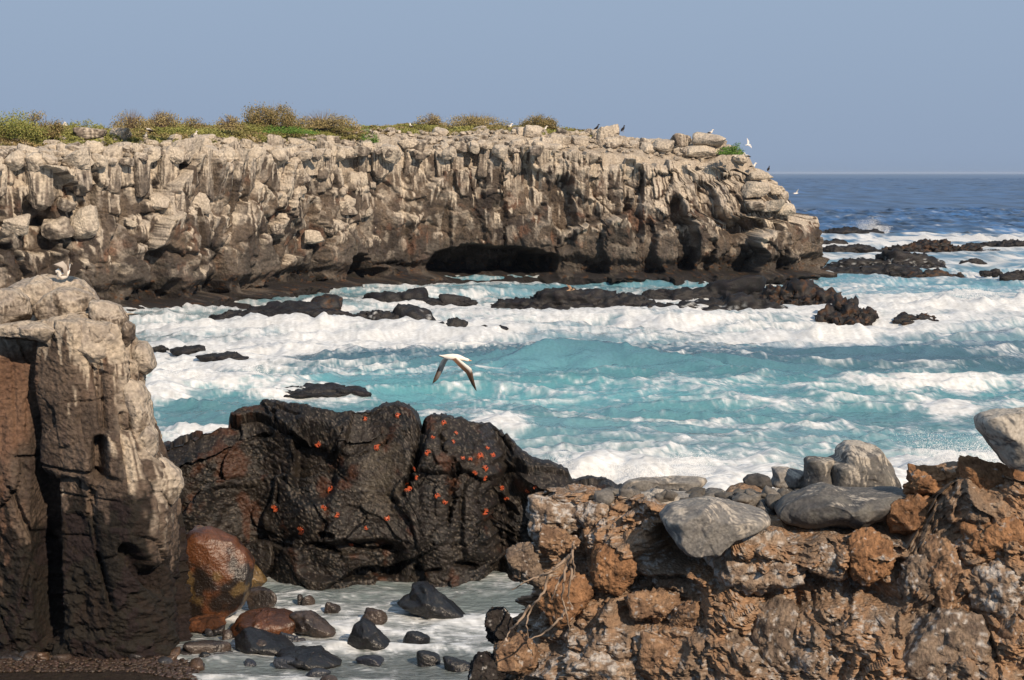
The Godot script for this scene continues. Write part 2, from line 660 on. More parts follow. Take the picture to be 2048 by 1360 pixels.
# dark rocks standing in the surf: left, right, top, waterline in the photograph, depth over half width, label
const SEA_ROCKS := [
	[432, 705, 603, 641, .30, "long low black rock at left, below the square block, surf washing its front", 5],
	[610, 684, 580, 616, .75, "small square black block with orange crabs on its top", 1],
	[738, 868, 573, 603, .4, "low humped black rock behind the left rocks, close under the cliff cave", 4],
	[862, 950, 587, 606, .4, "small flat black rock right of the low hump under the cave", 4],
	[716, 872, 598, 646, .42, "black rock with a thin waterfall over its right edge", 3],
	[845, 948, 628, 663, .45, "black rock with water streaming over it, left of the pointed one", 4],
	[940, 1026, 642, 668, .4, "pointed dark rock at the right end of the left group of rocks", 1],
	[1012, 1312, 568, 616, .26, "broad smooth black reef in the middle, below the cliff", 5],
	[1296, 1582, 582, 630, .24, "flat slab reef with small waterfalls at its right end", 3],
	[1300, 1545, 563, 592, .22, "thin dark reef strip right behind the slab reef", 4],
	[1530, 1690, 540, 606, .5, "craggy black rock with a peak at the cliff's right corner", 2],
	[1640, 1752, 581, 641, .6, "blocky black rock with orange growth at its foot, right of the craggy peak", 2],
	[1788, 1900, 617, 642, .4, "low brown rock standing alone in the surf at right", 2],
	[1628, 1772, 451, 473, .5, "long dark reef farthest out, just right of the headland", 5],
	[1640, 1706, 474, 492, .5, "dark boulder next to the tip of the headland", 1],
	[1648, 1768, 485, 504, .4, "low dark ridge of rock in front of the farthest reef", 4],
	[1776, 1948, 473, 505, .35, "dark reef with two knobs on its back among the far breakers", 2],
	[1684, 1894, 505, 533, .32, "dark ragged reef in the middle of the right-hand reefs", 3],
	[1636, 1866, 524, 549, .3, "wide flat reef nearest to the headland's foot at right", 4],
	[1816, 1938, 533, 558, .35, "dark rounded reef at the front of the right-hand reefs", 2],
	[1940, 2012, 481, 493, .4, "thin dark rock awash left of the reef at the right edge", 4],
	[1994, 2075, 472, 494, .4, "dark reef cut by the right edge, farther out", 1],
	[1956, 2016, 496, 506, .4, "thin dark rock below the one awash near the right edge", 4],
	[2008, 2090, 529, 558, .4, "dark rock cut by the right edge, nearer in", 1],
	[1922, 1972, 514, 526, .4, "smallest dark rock among the foam of the right-hand reefs", 4],
	[1966, 2004, 535, 546, .4, "tiny dark rock left of the one at the right edge", 4],
	[292, 334, 684, 698, .5, "small dark rock nearest to the left cliff, awash in foam", 4],
	[336, 410, 682, 702, .45, "dark rock awash, second from the left cliff", 1],
	[396, 490, 692, 717, .45, "dark wave-washed rock, third from the left cliff", 4],
	[548, 730, 752, 788, .35, "dark rock ridge awash left of the flying seabird", 5],
]

# ---------- the far headland ----------
const CLIFF_LINE := [Vector2(-52, -84), Vector2(-43, -93), Vector2(-35, -101), Vector2(-27.5, -108), Vector2(-22, -115), Vector2(-18.5, -123.5), Vector2(-14, -131.5), Vector2(-7.2, -137.5), Vector2(3.5, -140), Vector2(13, -141), Vector2(21, -142), Vector2(26.5, -143.5), Vector2(29.3, -147), Vector2(29.6, -152), Vector2(27, -159), Vector2(18, -166)]
const RIM := [[-52, 9.8], [-36, 10.4], [-27, 10.95], [-22, 11.4], [-14, 11.75], [-7, 11.95], [3, 12.1], [8, 11.4], [13, 10.9], [22, 10.6], [30, 10.2]]
# how far right the point of the headland reaches at each height
const TIP := [[0, 29.8], [1, 30.0], [4.5, 30.4], [5.5, 30.0], [5.9, 27.9], [7.4, 27.3], [7.9, 26.7], [8.9, 26.3], [9.3, 25.2], [10.2, 24.8], [10.6, 23.0], [12.2, 22.4], [14, 20]]
# hollows and swellings on the face: column and row in the photograph, half sizes there, depth (m, positive is inwards)
const HOLLOWS := [[985, 528, 112, 36, 5.0], [1090, 535, 30, 28, 3.0], [728, 535, 30, 24, 2.2], [765, 548, 22, 14, 1.8], [310, 550, 24, 62, 1.3], [90, 480, 34, 90, 1.6], [345, 590, 16, 40, 1.0], [1372, 478, 22, 85, 2.4], [1275, 400, 20, 90, 1.3], [1125, 430, 26, 80, 1.3], [1505, 455, 36, 20, 1.5], [1445, 420, 24, 60, 1.1], [640, 470, 12, 70, 1.0], [1005, 460, 14, 60, .7], [560, 520, 12, 45, 1.0], [965, 340, 10, 60, .5], [1230, 300, 60, 40, 0.6],
	[470, 380, 9, 70, .7], [700, 360, 9, 70, .8], [820, 400, 8, 90, .6], [200, 380, 10, 80, .8], [395, 480, 10, 70, .8], [1060, 350, 9, 60, .7], [1190, 380, 9, 60, .6], [1420, 520, 12, 50, .9], [1560, 500, 10, 60, .8], [1300, 500, 10, 60, .8], [900, 470, 8, 60, .5], [140, 540, 10, 60, .8]]
var cliff_pts := PackedVector2Array()
var cliff_nor := PackedVector2Array()
var cliff_len := PackedFloat32Array()

func cliff_z(x: float) -> float:
	for k in range(1, 12):
		if CLIFF_LINE[k].x >= x:
			return lerpf(CLIFF_LINE[k - 1].y, CLIFF_LINE[k].y, (x - CLIFF_LINE[k - 1].x) / (CLIFF_LINE[k].x - CLIFF_LINE[k - 1].x))
	return CLIFF_LINE[11].y

func rim_height(x: float, s: float) -> float:
	return lines(RIM, x) + 0.55 * blocks(s / 1.5, 3.0, 71, 0.3, 0.0) + 0.95 * blocks(s / 5.2, 8.0, 72, 0.3, 0.0)

func land_height(x: float, z: float) -> float:
	var back := (cliff_z(x) - z) * (0.72 if x < -14.0 else 1.0)
	var h := lines(RIM, x) - 0.35
	if x > 6.0:
		h += lines([[0, 0], [1.5, 0.0], [7, 2.2], [12, 2.7], [30, 3.0]], back)
	else:
		h += lines([[0, 0], [1.5, 0.55], [6, 1.95], [10, 2.45], [20, 2.8], [40, 3.0]], back) * lines([[-40, 1.2], [-22, 1.08], [-8, 1.0], [6, 0.95]], x)
	h += noise_b.get_noise_2d(x * 0.12, z * 0.12) * 0.5
	if x > 18.0:
		h = lerpf(h, lines([[18, 13.2], [20.3, 12.9], [22.4, 11.6], [23.2, 10.2], [25, 9.5], [26.4, 7.2], [28, 5.6], [30, 5.2]], x), smoothstep(18.0, 22.0, x))
	return h

func ground_seen(u: float, v: float) -> Vector3:
	# where the line of sight through that point of the photograph meets the top of the headland
	var d := 96.0
	while d < 172.0:
		var p := at(u, v, d)
		if p.z < cliff_z(p.x) and p.y < land_height(p.x, p.z):
			return p
		d += 0.25
	var q := at(u, v, -cliff_z(at(u, v, 130).x) + 9.0)
	return q

func guano_colour(p: Vector3, amount: float) -> Color:
	var g := Color(0.74, 0.64, 0.51)
	var t := noise_b.get_noise_3d(p.x * 0.8, p.y * 0.5, p.z * 0.8)
	return g.lerp(Color(0.52, 0.455, 0.385), clampf(0.4 - t + (1.0 - amount) * 0.4, 0.0, 1.0))

func basalt(p: Vector3) -> Color:
	var t := noise_b.get_noise_3d(p.x * 0.22, p.y * 0.16, p.z * 0.22) + 0.35 * noise_b.get_noise_3d(p.x * 1.6, p.y * 0.5, p.z * 1.6)
	var a := Color(0.19, 0.147, 0.112).lerp(Color(0.07, 0.057, 0.05), clampf(0.5 + t * 1.3, 0.0, 1.0))
	var red := noise_b.get_noise_3d(p.x * 0.3 + 31.0, p.y * 0.3, p.z * 0.3)
	return a.lerp(Color(0.22, 0.115, 0.075), clampf((red - 0.25) * 2.5, 0.0, 0.6))

func build_headland() -> void:
	# even steps along a smooth curve through the plan
	var curve := Curve2D.new()
	for k in CLIFF_LINE.size():
		var p: Vector2 = CLIFF_LINE[k]
		var t: Vector2 = (CLIFF_LINE[mini(k + 1, CLIFF_LINE.size() - 1)] - CLIFF_LINE[maxi(k - 1, 0)]) / 6.0
		curve.add_point(p, -t, t)
	var total := curve.get_baked_length()
	var cols := int(total / 0.09)
	for i in cols:
		var p := curve.sample_baked(total * i / (cols - 1), true)
		var q := curve.sample_baked(minf(total, total * i / (cols - 1) + 1.2), true)
		var o := curve.sample_baked(maxf(0.0, total * i / (cols - 1) - 1.2), true)
		var t := (q - o).normalized()
		if p.x < -46.0:
			continue
		cliff_pts.append(p)
		cliff_nor.append(Vector2(-t.y, t.x))
		cliff_len.append(total * i / (cols - 1))
	cols = cliff_pts.size()
	var hollows := []
	for h in HOLLOWS:
		# the column whose foot lies on that line of sight
		var best := 0
		var gap := 1e9
		for i in range(0, cols, 4):
			var e := absf(cliff_pts[i].x / -cliff_pts[i].y - (h[0] - 1024.0) / FOCAL)
			if e < gap and cliff_nor[i].y > 0.0:
				gap = e
				best = i
		var depth := -cliff_pts[best].y
		var scale := depth / FOCAL
		hollows.append([cliff_len[best], at(h[0], h[1], depth).y, h[2] * scale * 1.05, h[3] * scale, h[4]])
	var rows_face := 180
	var rows_top := 16
	var rows := rows_face + rows_top
	var v := PackedVector3Array()
	var c := PackedColorArray()
	v.resize(cols * rows)
	c.resize(cols * rows)
	var tones := PackedFloat32Array()
	tones.resize(cols * rows)
	var shove := PackedFloat32Array()
	shove.resize(cols * rows)
	for i in cols:
		var p := cliff_pts[i]
		var n := cliff_nor[i]
		var s := cliff_len[i]
		var rim := rim_height(p.x, s)
		var sheer := lines([[-30, 0.95], [-16, 0.85], [-11, 0.35], [3, 0.3], [7, 0.9], [30, 1.0]], p.x)
		var mine := []
		for h in hollows:
			if absf(s - h[0]) < h[2] * 1.2:
				mine.append(h)
		for j in rows:
			var y := 0.0
			var inward := 0.0
			if j < rows_face:
				y = lerpf(-1.2, rim, float(j) / (rows_face - 1))
			else:
				y = rim + 0.02 * (j - rows_face)
				inward = 0.22 * (j - rows_face + 1) * (1.0 + 0.1 * (j - rows_face))
			var wx := noise_a.get_noise_2d(s * 0.18, y * 0.22) * 0.55 + 0.16 * noise_a.get_noise_2d(s * 1.1, y * 1.1)
			var wy := noise_a.get_noise_2d(s * 0.18 + 30.0, y * 0.22) * 0.55 + 0.16 * noise_a.get_noise_2d(s * 1.1 + 30.0, y * 1.1)
			var hi := smoothstep(rim - 4.4, rim - 3.2, y + wy * 0.6)
			var d := 1.5 * blocks((s + wx) / 4.6, (y + wy) / 5.6, 21, 1.0, 0.2)
			var tone := vor_q
			if hi > 0.5:
				d += lerpf(0.5, 0.75, sheer) * blocks((s + wx * 0.35) / 1.35, (y + wy * 0.5) / 2.9, 24, 0.6, 0.5)
			else:
				d += 0.85 * sheer * blocks((s + wx) / 2.8, (y + wy) / 3.4, 22, 1.1, 0.3)
			tone = 0.35 * tone + 0.65 * vor_q
			d += 0.2 * (0.4 + 0.6 * sheer) * blocks((s + wx * 0.6) / 0.75, (y + wy) / 1.5, 23, 1.0, 0.3) * (1.0 - 0.5 * hi)
			tones[i + j * cols] = 0.75 * tone + 0.25 * vor_q
			d += 0.09 * noise_b.get_noise_2d(s * 0.5, y * 0.4) + 0.06 * noise_b.get_noise_2d(s * 2.2, y * 2.4)
			var lean := 0.06 * y
			for h in mine:
				d -= h[4] * dent((s - h[0] + wx * 0.4) / h[2], (y - h[1] + wy * 0.3) / h[3])
			# shelf and notch cut by the waves
			if y < 2.6:
				d += 1.6 * (1.0 - smoothstep(0.55, 0.95, y + wy * 0.25)) - 0.9 * smoothstep(0.6, 0.95, y + wy * 0.25) * (1.0 - smoothstep(1.5, 2.5, y + wy * 0.4))
			shove[i + j * cols] = d - lean - inward
	for turn in 1:
		var soft := shove.duplicate()
		for j in range(1, rows - 1):
			for i in range(1, cols - 1):
				var k := i + j * cols
				soft[k] = 0.4 * shove[k] + 0.15 * (shove[k - 1] + shove[k + 1] + shove[k - cols] + shove[k + cols])
		shove = soft
	for i in cols:
		var p := cliff_pts[i]
		var n := cliff_nor[i]
		var s := cliff_len[i]
		var rim := rim_height(p.x, s)
		for j in rows:
			var y := lerpf(-1.2, rim, float(j) / (rows_face - 1)) if j < rows_face else rim + 0.02 * (j - rows_face)
			var wy := noise_a.get_noise_2d(s * 0.18 + 30.0, y * 0.22)
			var d := shove[i + j * cols]
			var x := p.x + n.x * d
			var z := p.y + n.y * d
			if p.x > 12.0:
				var e := lines(TIP, y + 0.35 * wy + 0.3 * noise_a.get_noise_2d(s * 0.3, 5.0))
				x = 12.0 + (x - 12.0) * (e - 12.0) / 18.0
				if z > -150.0:
					z -= 0.35 * maxf(0.0, y - 7.0)
			v[i + j * cols] = Vector3(x, y, z)
	var shape := grid(cols, rows, v, c)
	var nor := shape.normals()
	for i in cols:
		var wash := 1.0
		var reach := 1.0
		for jj in rows:
			var j := rows - 1 - jj
			var k := i + j * cols
			var p := v[k]
			var n := nor[k]
			var s := cliff_len[i]
			var streak := noise_b.get_noise_2d(s * 2.3, p.y * 0.10 + 3.0)
			var spot := noise_b.get_noise_3d(p.x * 0.5, p.y * 0.5, p.z * 0.5)
			# droppings collect on ledges and run down from them
			var perch := noise_b.get_noise_2d(s * 0.28, p.y * 0.4 + 50.0) + 0.08 * (p.y - 7.0) - (0.22 if p.x > -11.0 and p.x < 4.0 else 0.0)
			if n.y > 0.5 and p.y > 2.6 and perch > -0.10:
				wash = minf(1.0, wash + 0.4)
				reach = 0.2 + 0.9 * clampf(0.45 + streak, 0.0, 1.0) * clampf((p.y - 2.5) / 8.0, 0.1, 1.0)
			elif jj > rows_top:
				wash = maxf(0.0, wash - 0.07 / maxf(0.2, reach * 2.2))
			var shown := smoothstep(0.30, 0.50, wash * 0.82 + streak * 0.55 + spot * 0.15 + (0.1 if p.y > 8.5 else 0.0))
			var thin := noise_b.get_noise_2d(s * 6.0 + 11.0, p.y * 0.16)
			shown *= 1.0 - 0.55 * smoothstep(-0.1, 0.3, noise_b.get_noise_2d(s * 0.22 + 90.0, p.y * 0.25)) * smoothstep(0.02, 0.3, thin + 0.25 * (0.7 - wash)) * (0.35 if n.y > 0.5 else 1.0)
			var faint := smoothstep(0.12, 0.4, noise_b.get_noise_2d(s * 0.55 + 60.0, p.y * 0.45) + 0.02 * (p.y - 6.0)) * 0.45
			var col := basalt(p) * lerpf(0.62, 1.3, tones[k])
			col = mixed(col, guano_colour(p, shown), maxf(shown * 0.95, faint))
			# darker rock below, then the black tide zone, both with ragged upper edges
			var low_dark := smoothstep(-0.1, 0.5, 3.7 + 2.6 * noise_b.get_noise_2d(s * 0.13, p.y * 0.1 + 8.0) + 1.2 * spot + 1.4 * streak - p.y)
			col = mixed(col, Color(0.085, 0.074, 0.065) * lerpf(0.6, 1.5, tones[k]), low_dark * 0.75)
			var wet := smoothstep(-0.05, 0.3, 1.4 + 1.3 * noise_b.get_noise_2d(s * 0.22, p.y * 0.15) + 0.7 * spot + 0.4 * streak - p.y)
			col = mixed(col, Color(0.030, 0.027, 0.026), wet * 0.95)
			if p.y < 2.3 and p.y > 0.5:
				var algae := noise_b.get_noise_3d(p.x * 1.1, p.y * 2.5, p.z * 1.1 + 9.0)
				col = mixed(col, Color(0.17, 0.075, 0.025), smoothstep(0.32, 0.5, algae) * 0.6)
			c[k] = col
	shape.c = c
	var root := thing("headland")
	tag(root, "sheer headland cliff streaked with white droppings, black at its foot", "", "", "structure")
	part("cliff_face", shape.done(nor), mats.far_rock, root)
	headland_top(root)
	headland_stones(root)

func headland_top(root: Node3D) -> void:
	var cols := 312
	var rows := 100
	var v := PackedVector3Array()
	var c := PackedColorArray()
	for j in rows:
		for i in cols:
			var x := -58.0 + i * 0.262
			var back := lines([[-30, 1.6], [6, 2.2], [12, 2.6], [24, 2.8]], x) + 0.3 * j * (1.0 + 0.01 * j)
			var z := cliff_z(x) - back
			var h := land_height(x, z) - 0.1 + 0.12 * noise_b.get_noise_2d(x * 1.3, z * 1.3)
			if j < 2:
				h -= 0.9 * (2 - j)
			v.append(Vector3(x, h, z))
			var pale := guano_colour(Vector3(x, h, z), 1.0).lerp(Color(0.30, 0.24, 0.18), 0.4 + 0.5 * noise_b.get_noise_2d(x * 0.9, z * 0.9))
			var grass := Color(0.12, 0.13, 0.045).lerp(Color(0.22, 0.16, 0.07), 0.5 + noise_b.get_noise_2d(x * 0.4, z * 0.4))
			var edge := (9.0 if x > -10.0 else 7.0) + 3.5 * noise_b.get_noise_2d(x * 0.3, z * 0.3)
			var growth := smoothstep(-0.6, 0.6, back - edge) if x < 8.0 + 3.0 * noise_a.get_noise_2d(z * 0.3, 2.0) else 0.0
			c.append(mixed(pale, grass, growth))
	part("cliff_top_ground", grid(cols, rows, v, c).done(), mats.far_rock, root)

func stone_colours(s: Shape, n: PackedVector3Array, sd: int, white: float) -> void:
	# grey-brown stone, whitewashed from the top with runs down the sides
	s.c.resize(s.v.size())
	var top := -1e9
	for p in s.v:
		top = maxf(top, p.y)
	for k in s.v.size():
		var p := s.v[k] + Vector3(sd * 3.7, 0, sd * 1.3)
		var around := atan2(s.v[k].z, s.v[k].x)
		var run := noise_b.get_noise_2d(around * 4.5 + sd, p.y * 0.2)
		var spot := noise_b.get_noise_3dv(p * 1.4)
		var fall := (top - s.v[k].y) / 2.4
		var g := smoothstep(0.25, 0.5, white + run * 0.85 + spot * 0.35 - fall * 0.55 + maxf(0.0, n[k].y) * 0.25)
		var base := Color(0.26, 0.215, 0.175).lerp(Color(0.13, 0.11, 0.095), clampf(0.5 + spot * 1.4, 0, 1))
		s.c[k] = mixed(base, guano_colour(p, g), g * 0.95)

func headland_stones(root: Node3D) -> void:
	var stones := []
	for k in 16:
		var s := rock(Vector3(0.62, 0.44, 0.52) * Vector3(1.0, 0.8 + 0.05 * (k % 7), 1.0), 100 + k, 2 if k > 5 else 3, {"power": 24.0, "cuts": 9, "boxy": 0.45, "rough": 0.04})
		var n := s.normals()
		stone_colours(s, n, k, 0.95 if k % 5 else 0.35)
		stones.append(faceted(s))
	var columns := []
	for k in 12:
		var s := rock(Vector3(0.62 + 0.06 * (k % 4), 1.25 + 0.16 * (k % 5), 0.6), 200 + k, 3, {"power": 30.0, "cuts": 6, "boxy": 0.75, "rough": 0.03})
		var n := s.normals()
		stone_colours(s, n, k + 40, 0.72 if k % 3 else 0.45)
		columns.append(faceted(s))
	var r := RandomNumberGenerator.new()
	r.seed = 77
	# pillars that stand a little proud of the rim
	var i := 30
	while i < cliff_pts.size() - 170:
		var p := cliff_pts[i]
		if p.x > 2.0:
			break
		var rim := lines(RIM, p.x)
		var n := cliff_nor[i]
		var big := r.randf_range(0.75, 1.25)
		var o := part("rock_column", columns[r.randi() % 12], mats.far_rock, root)
		o.scale = Vector3(big, big * r.randf_range(0.8, 1.25), big)
		o.rotation = Vector3(r.randf_range(-0.06, 0.06), atan2(n.x, n.y) + r.randf_range(-0.3, 0.3) + PI * (r.randi() % 2), r.randf_range(-0.06, 0.06))
		var out := r.randf_range(-0.6, 0.1) - 0.06 * rim
		o.position = Vector3(p.x + n.x * out, rim - 0.75 - r.randf_range(0.0, 0.7) * big, p.y + n.y * out)
		i += int(big * r.randf_range(18.0, 44.0))
	# boulders caught on the ledges of the face
	for k in 26:
		var q := r.randi_range(80, cliff_pts.size() - 270)
		while cliff_pts[q].x > -11.0:
			q = r.randi_range(80, cliff_pts.size() - 270)
		var p := cliff_pts[q]
		var n := cliff_nor[q]
		var y := r.randf_range(4.5, lines(RIM, p.x) - 1.2)
		var o := part("ledge_boulder", stones[r.randi() % 16], mats.far_rock, root)
		o.scale = Vector3.ONE * r.randf_range(0.7, 1.7) * Vector3(1, r.randf_range(0.8, 1.3), 1)
		o.rotation = Vector3(r.randf_range(-0.3, 0.3), r.randf() * TAU, r.randf_range(-0.3, 0.3))
		var out := r.randf_range(-0.45, 0.05) - 0.06 * y
		o.position = Vector3(p.x + n.x * out, y, p.y + n.y * out)
	# the jumble along the rim
	for k in 285:
		var x := r.randf_range(-38.0, 20.0)
		var back: float = absf(r.randfn()) * 2.6 + 0.1 if x < 4.0 else r.randf_range(4.5, 9.5)
		var z := cliff_z(x) - back
		var big := r.randf_range(0.55, 1.25) * (1.35 if r.randf() < 0.12 else 1.0)
		var o := part("rim_stone", stones[r.randi() % 16], mats.far_rock, root)
		o.scale = Vector3.ONE * big
		o.rotation = Vector3(r.randf_range(-0.25, 0.25), r.randf() * TAU, r.randf_range(-0.25, 0.25))
		o.position = Vector3(x, land_height(x, z) + 0.10 * big, z)
	# the smaller stones between them
	var mm := MultiMesh.new()
	mm.transform_format = MultiMesh.TRANSFORM_3D
	mm.mesh = stones[8]
	mm.use_colors = true
	mm.instance_count = 1300
	for k in 1300:
		var x := r.randf_range(-40.0, 21.0)
		var back: float = r.randf_range(0.8, 8.0) if x < 4.0 else r.randf_range(3.5, 11.0)
		var z := cliff_z(x) - back
		var big := r.randf_range(0.16, 0.5)
		mm.set_instance_transform(k, Transform3D(Basis.from_euler(Vector3(r.randf_range(-0.4, 0.4), r.randf() * TAU, r.randf_range(-0.4, 0.4))).scaled(Vector3.ONE * big), Vector3(x, land_height(x, z) + 0.08 * big, z)))
		var g := r.randf_range(0.6, 1.05)
		mm.set_instance_color(k, Color(g, g, g))
	var mi := MultiMeshInstance3D.new()
	mi.name = "small_stones"
	mi.multimesh = mm
	mi.material_override = mats.far_rock
	mi.set_meta("kind", "stuff")
	root.add_child(mi)
	# named big ones: column, row of middle, width, height, depth behind the nearest line
	for b in [[1415, 281, 62, 26, 146.5, 11], [1400, 303, 60, 24, 146.0, 3], [1325, 292, 40, 22, 145.5, 4], [1363, 282, 34, 26, 147.0, 5], [1225, 262, 30, 18, 150.0, 6], [1518, 352, 44, 20, 144.5, 7], [1515, 378, 48, 34, 143.6, 8], [1552, 381, 26, 22, 145, 1], [1566, 392, 22, 22, 145, 2], [1572, 420, 36, 22, 144.0, 3], [1545, 412, 40, 24, 143.2, 9], [1512, 412, 40, 20, 143.0, 10], [1480, 318, 30, 14, 145.0, 12],
			[652, 352, 46, 40, 131.5, 13], [238, 268, 40, 26, 112, 4], [180, 268, 60, 22, 109, 5], [640, 270, 34, 34, 138, 0], [1093, 290, 30, 30, 142.5, 2]]:
		var o := part("big_boulder", stones[b[5]], mats.far_rock, root)
		var dep: float = b[4]
		if b[0] < 300:
			dep = -ground_seen(b[0], b[1] + b[3] * 0.45).z
		o.position = at(b[0], b[1], dep)
		var sc: float = dep / FOCAL * 0.5
		o.scale = Vector3(b[2] * sc / 0.58, b[3] * sc / 0.40, b[2] * sc / 0.62)

# ---------- the near cliff at the left ----------
var plan_p := PackedVector2Array()
var plan_n := PackedVector2Array()
var plan_s := PackedFloat32Array()
func plan(points: Array, step: float, soft: float, skip := -1e9) -> int:
	plan_p.clear()
	plan_n.clear()
	plan_s.clear()
	var curve := Curve2D.new()
	curve.bake_interval = step
	for k in points.size():
		var t: Vector2 = (points[mini(k + 1, points.size() - 1)] - points[maxi(k - 1, 0)]) * soft
		curve.add_point(points[k], -t, t)
	var total := curve.get_baked_length()
	var cols := int(total / step)
	for i in cols:
		var s := total * i / (cols - 1)
		if curve.sample_baked(s).x < skip:
			continue
		var t := (curve.sample_baked(minf(total, s + 0.3)) - curve.sample_baked(maxf(0.0, s - 0.3))).normalized()
		plan_p.append(curve.sample_baked(s))
		plan_n.append(Vector2(-t.y, t.x))
		plan_s.append(s)
	return plan_p.size()

func groove(q: Vector2, g: Array) -> float:
	# how deep that point lies in the crack from g[0], g[1] to g[2], g[3]; half width g[4], depth g[5]
	var a := Vector2(g[0], g[1])
	var b := Vector2(g[2], g[3])
	var t := clampf((q - a).dot(b - a) / (b - a).length_squared(), 0.0, 1.0)
	var d := q.distance_to(a.lerp(b, t))
	return g[5] * (1.0 - smoothstep(0.3, 1.0, d / g[4]))

const CLIFF_CRACKS := [[20, 920, 110, 935, 4, .12], [110, 935, 180, 940, 4, .14], [180, 940, 236, 958, 7, .2], [100, 985, 240, 1000, 3, .08], [8, 980, 55, 1110, 6, .18], [55, 1110, 25, 1230, 7, .2], [188, 1110, 225, 1220, 8, .25], [258, 1100, 310, 1200, 22, .5], [310, 1200, 335, 1300, 14, .4], [175, 1000, 190, 1130, 3, .1], [0, 680, 90, 690, 5, .2], [200, 720, 205, 800, 5, .12], [205, 800, 210, 880, 6, .15], [100, 1070, 170, 1074, 3, .08], [190, 1120, 250, 1105, 4, .1], [255, 690, 262, 860, 7, .3], [130, 800, 215, 795, 3, .06], [30, 1190, 130, 1196, 3, .06], [240, 830, 265, 960, 6, .12]]

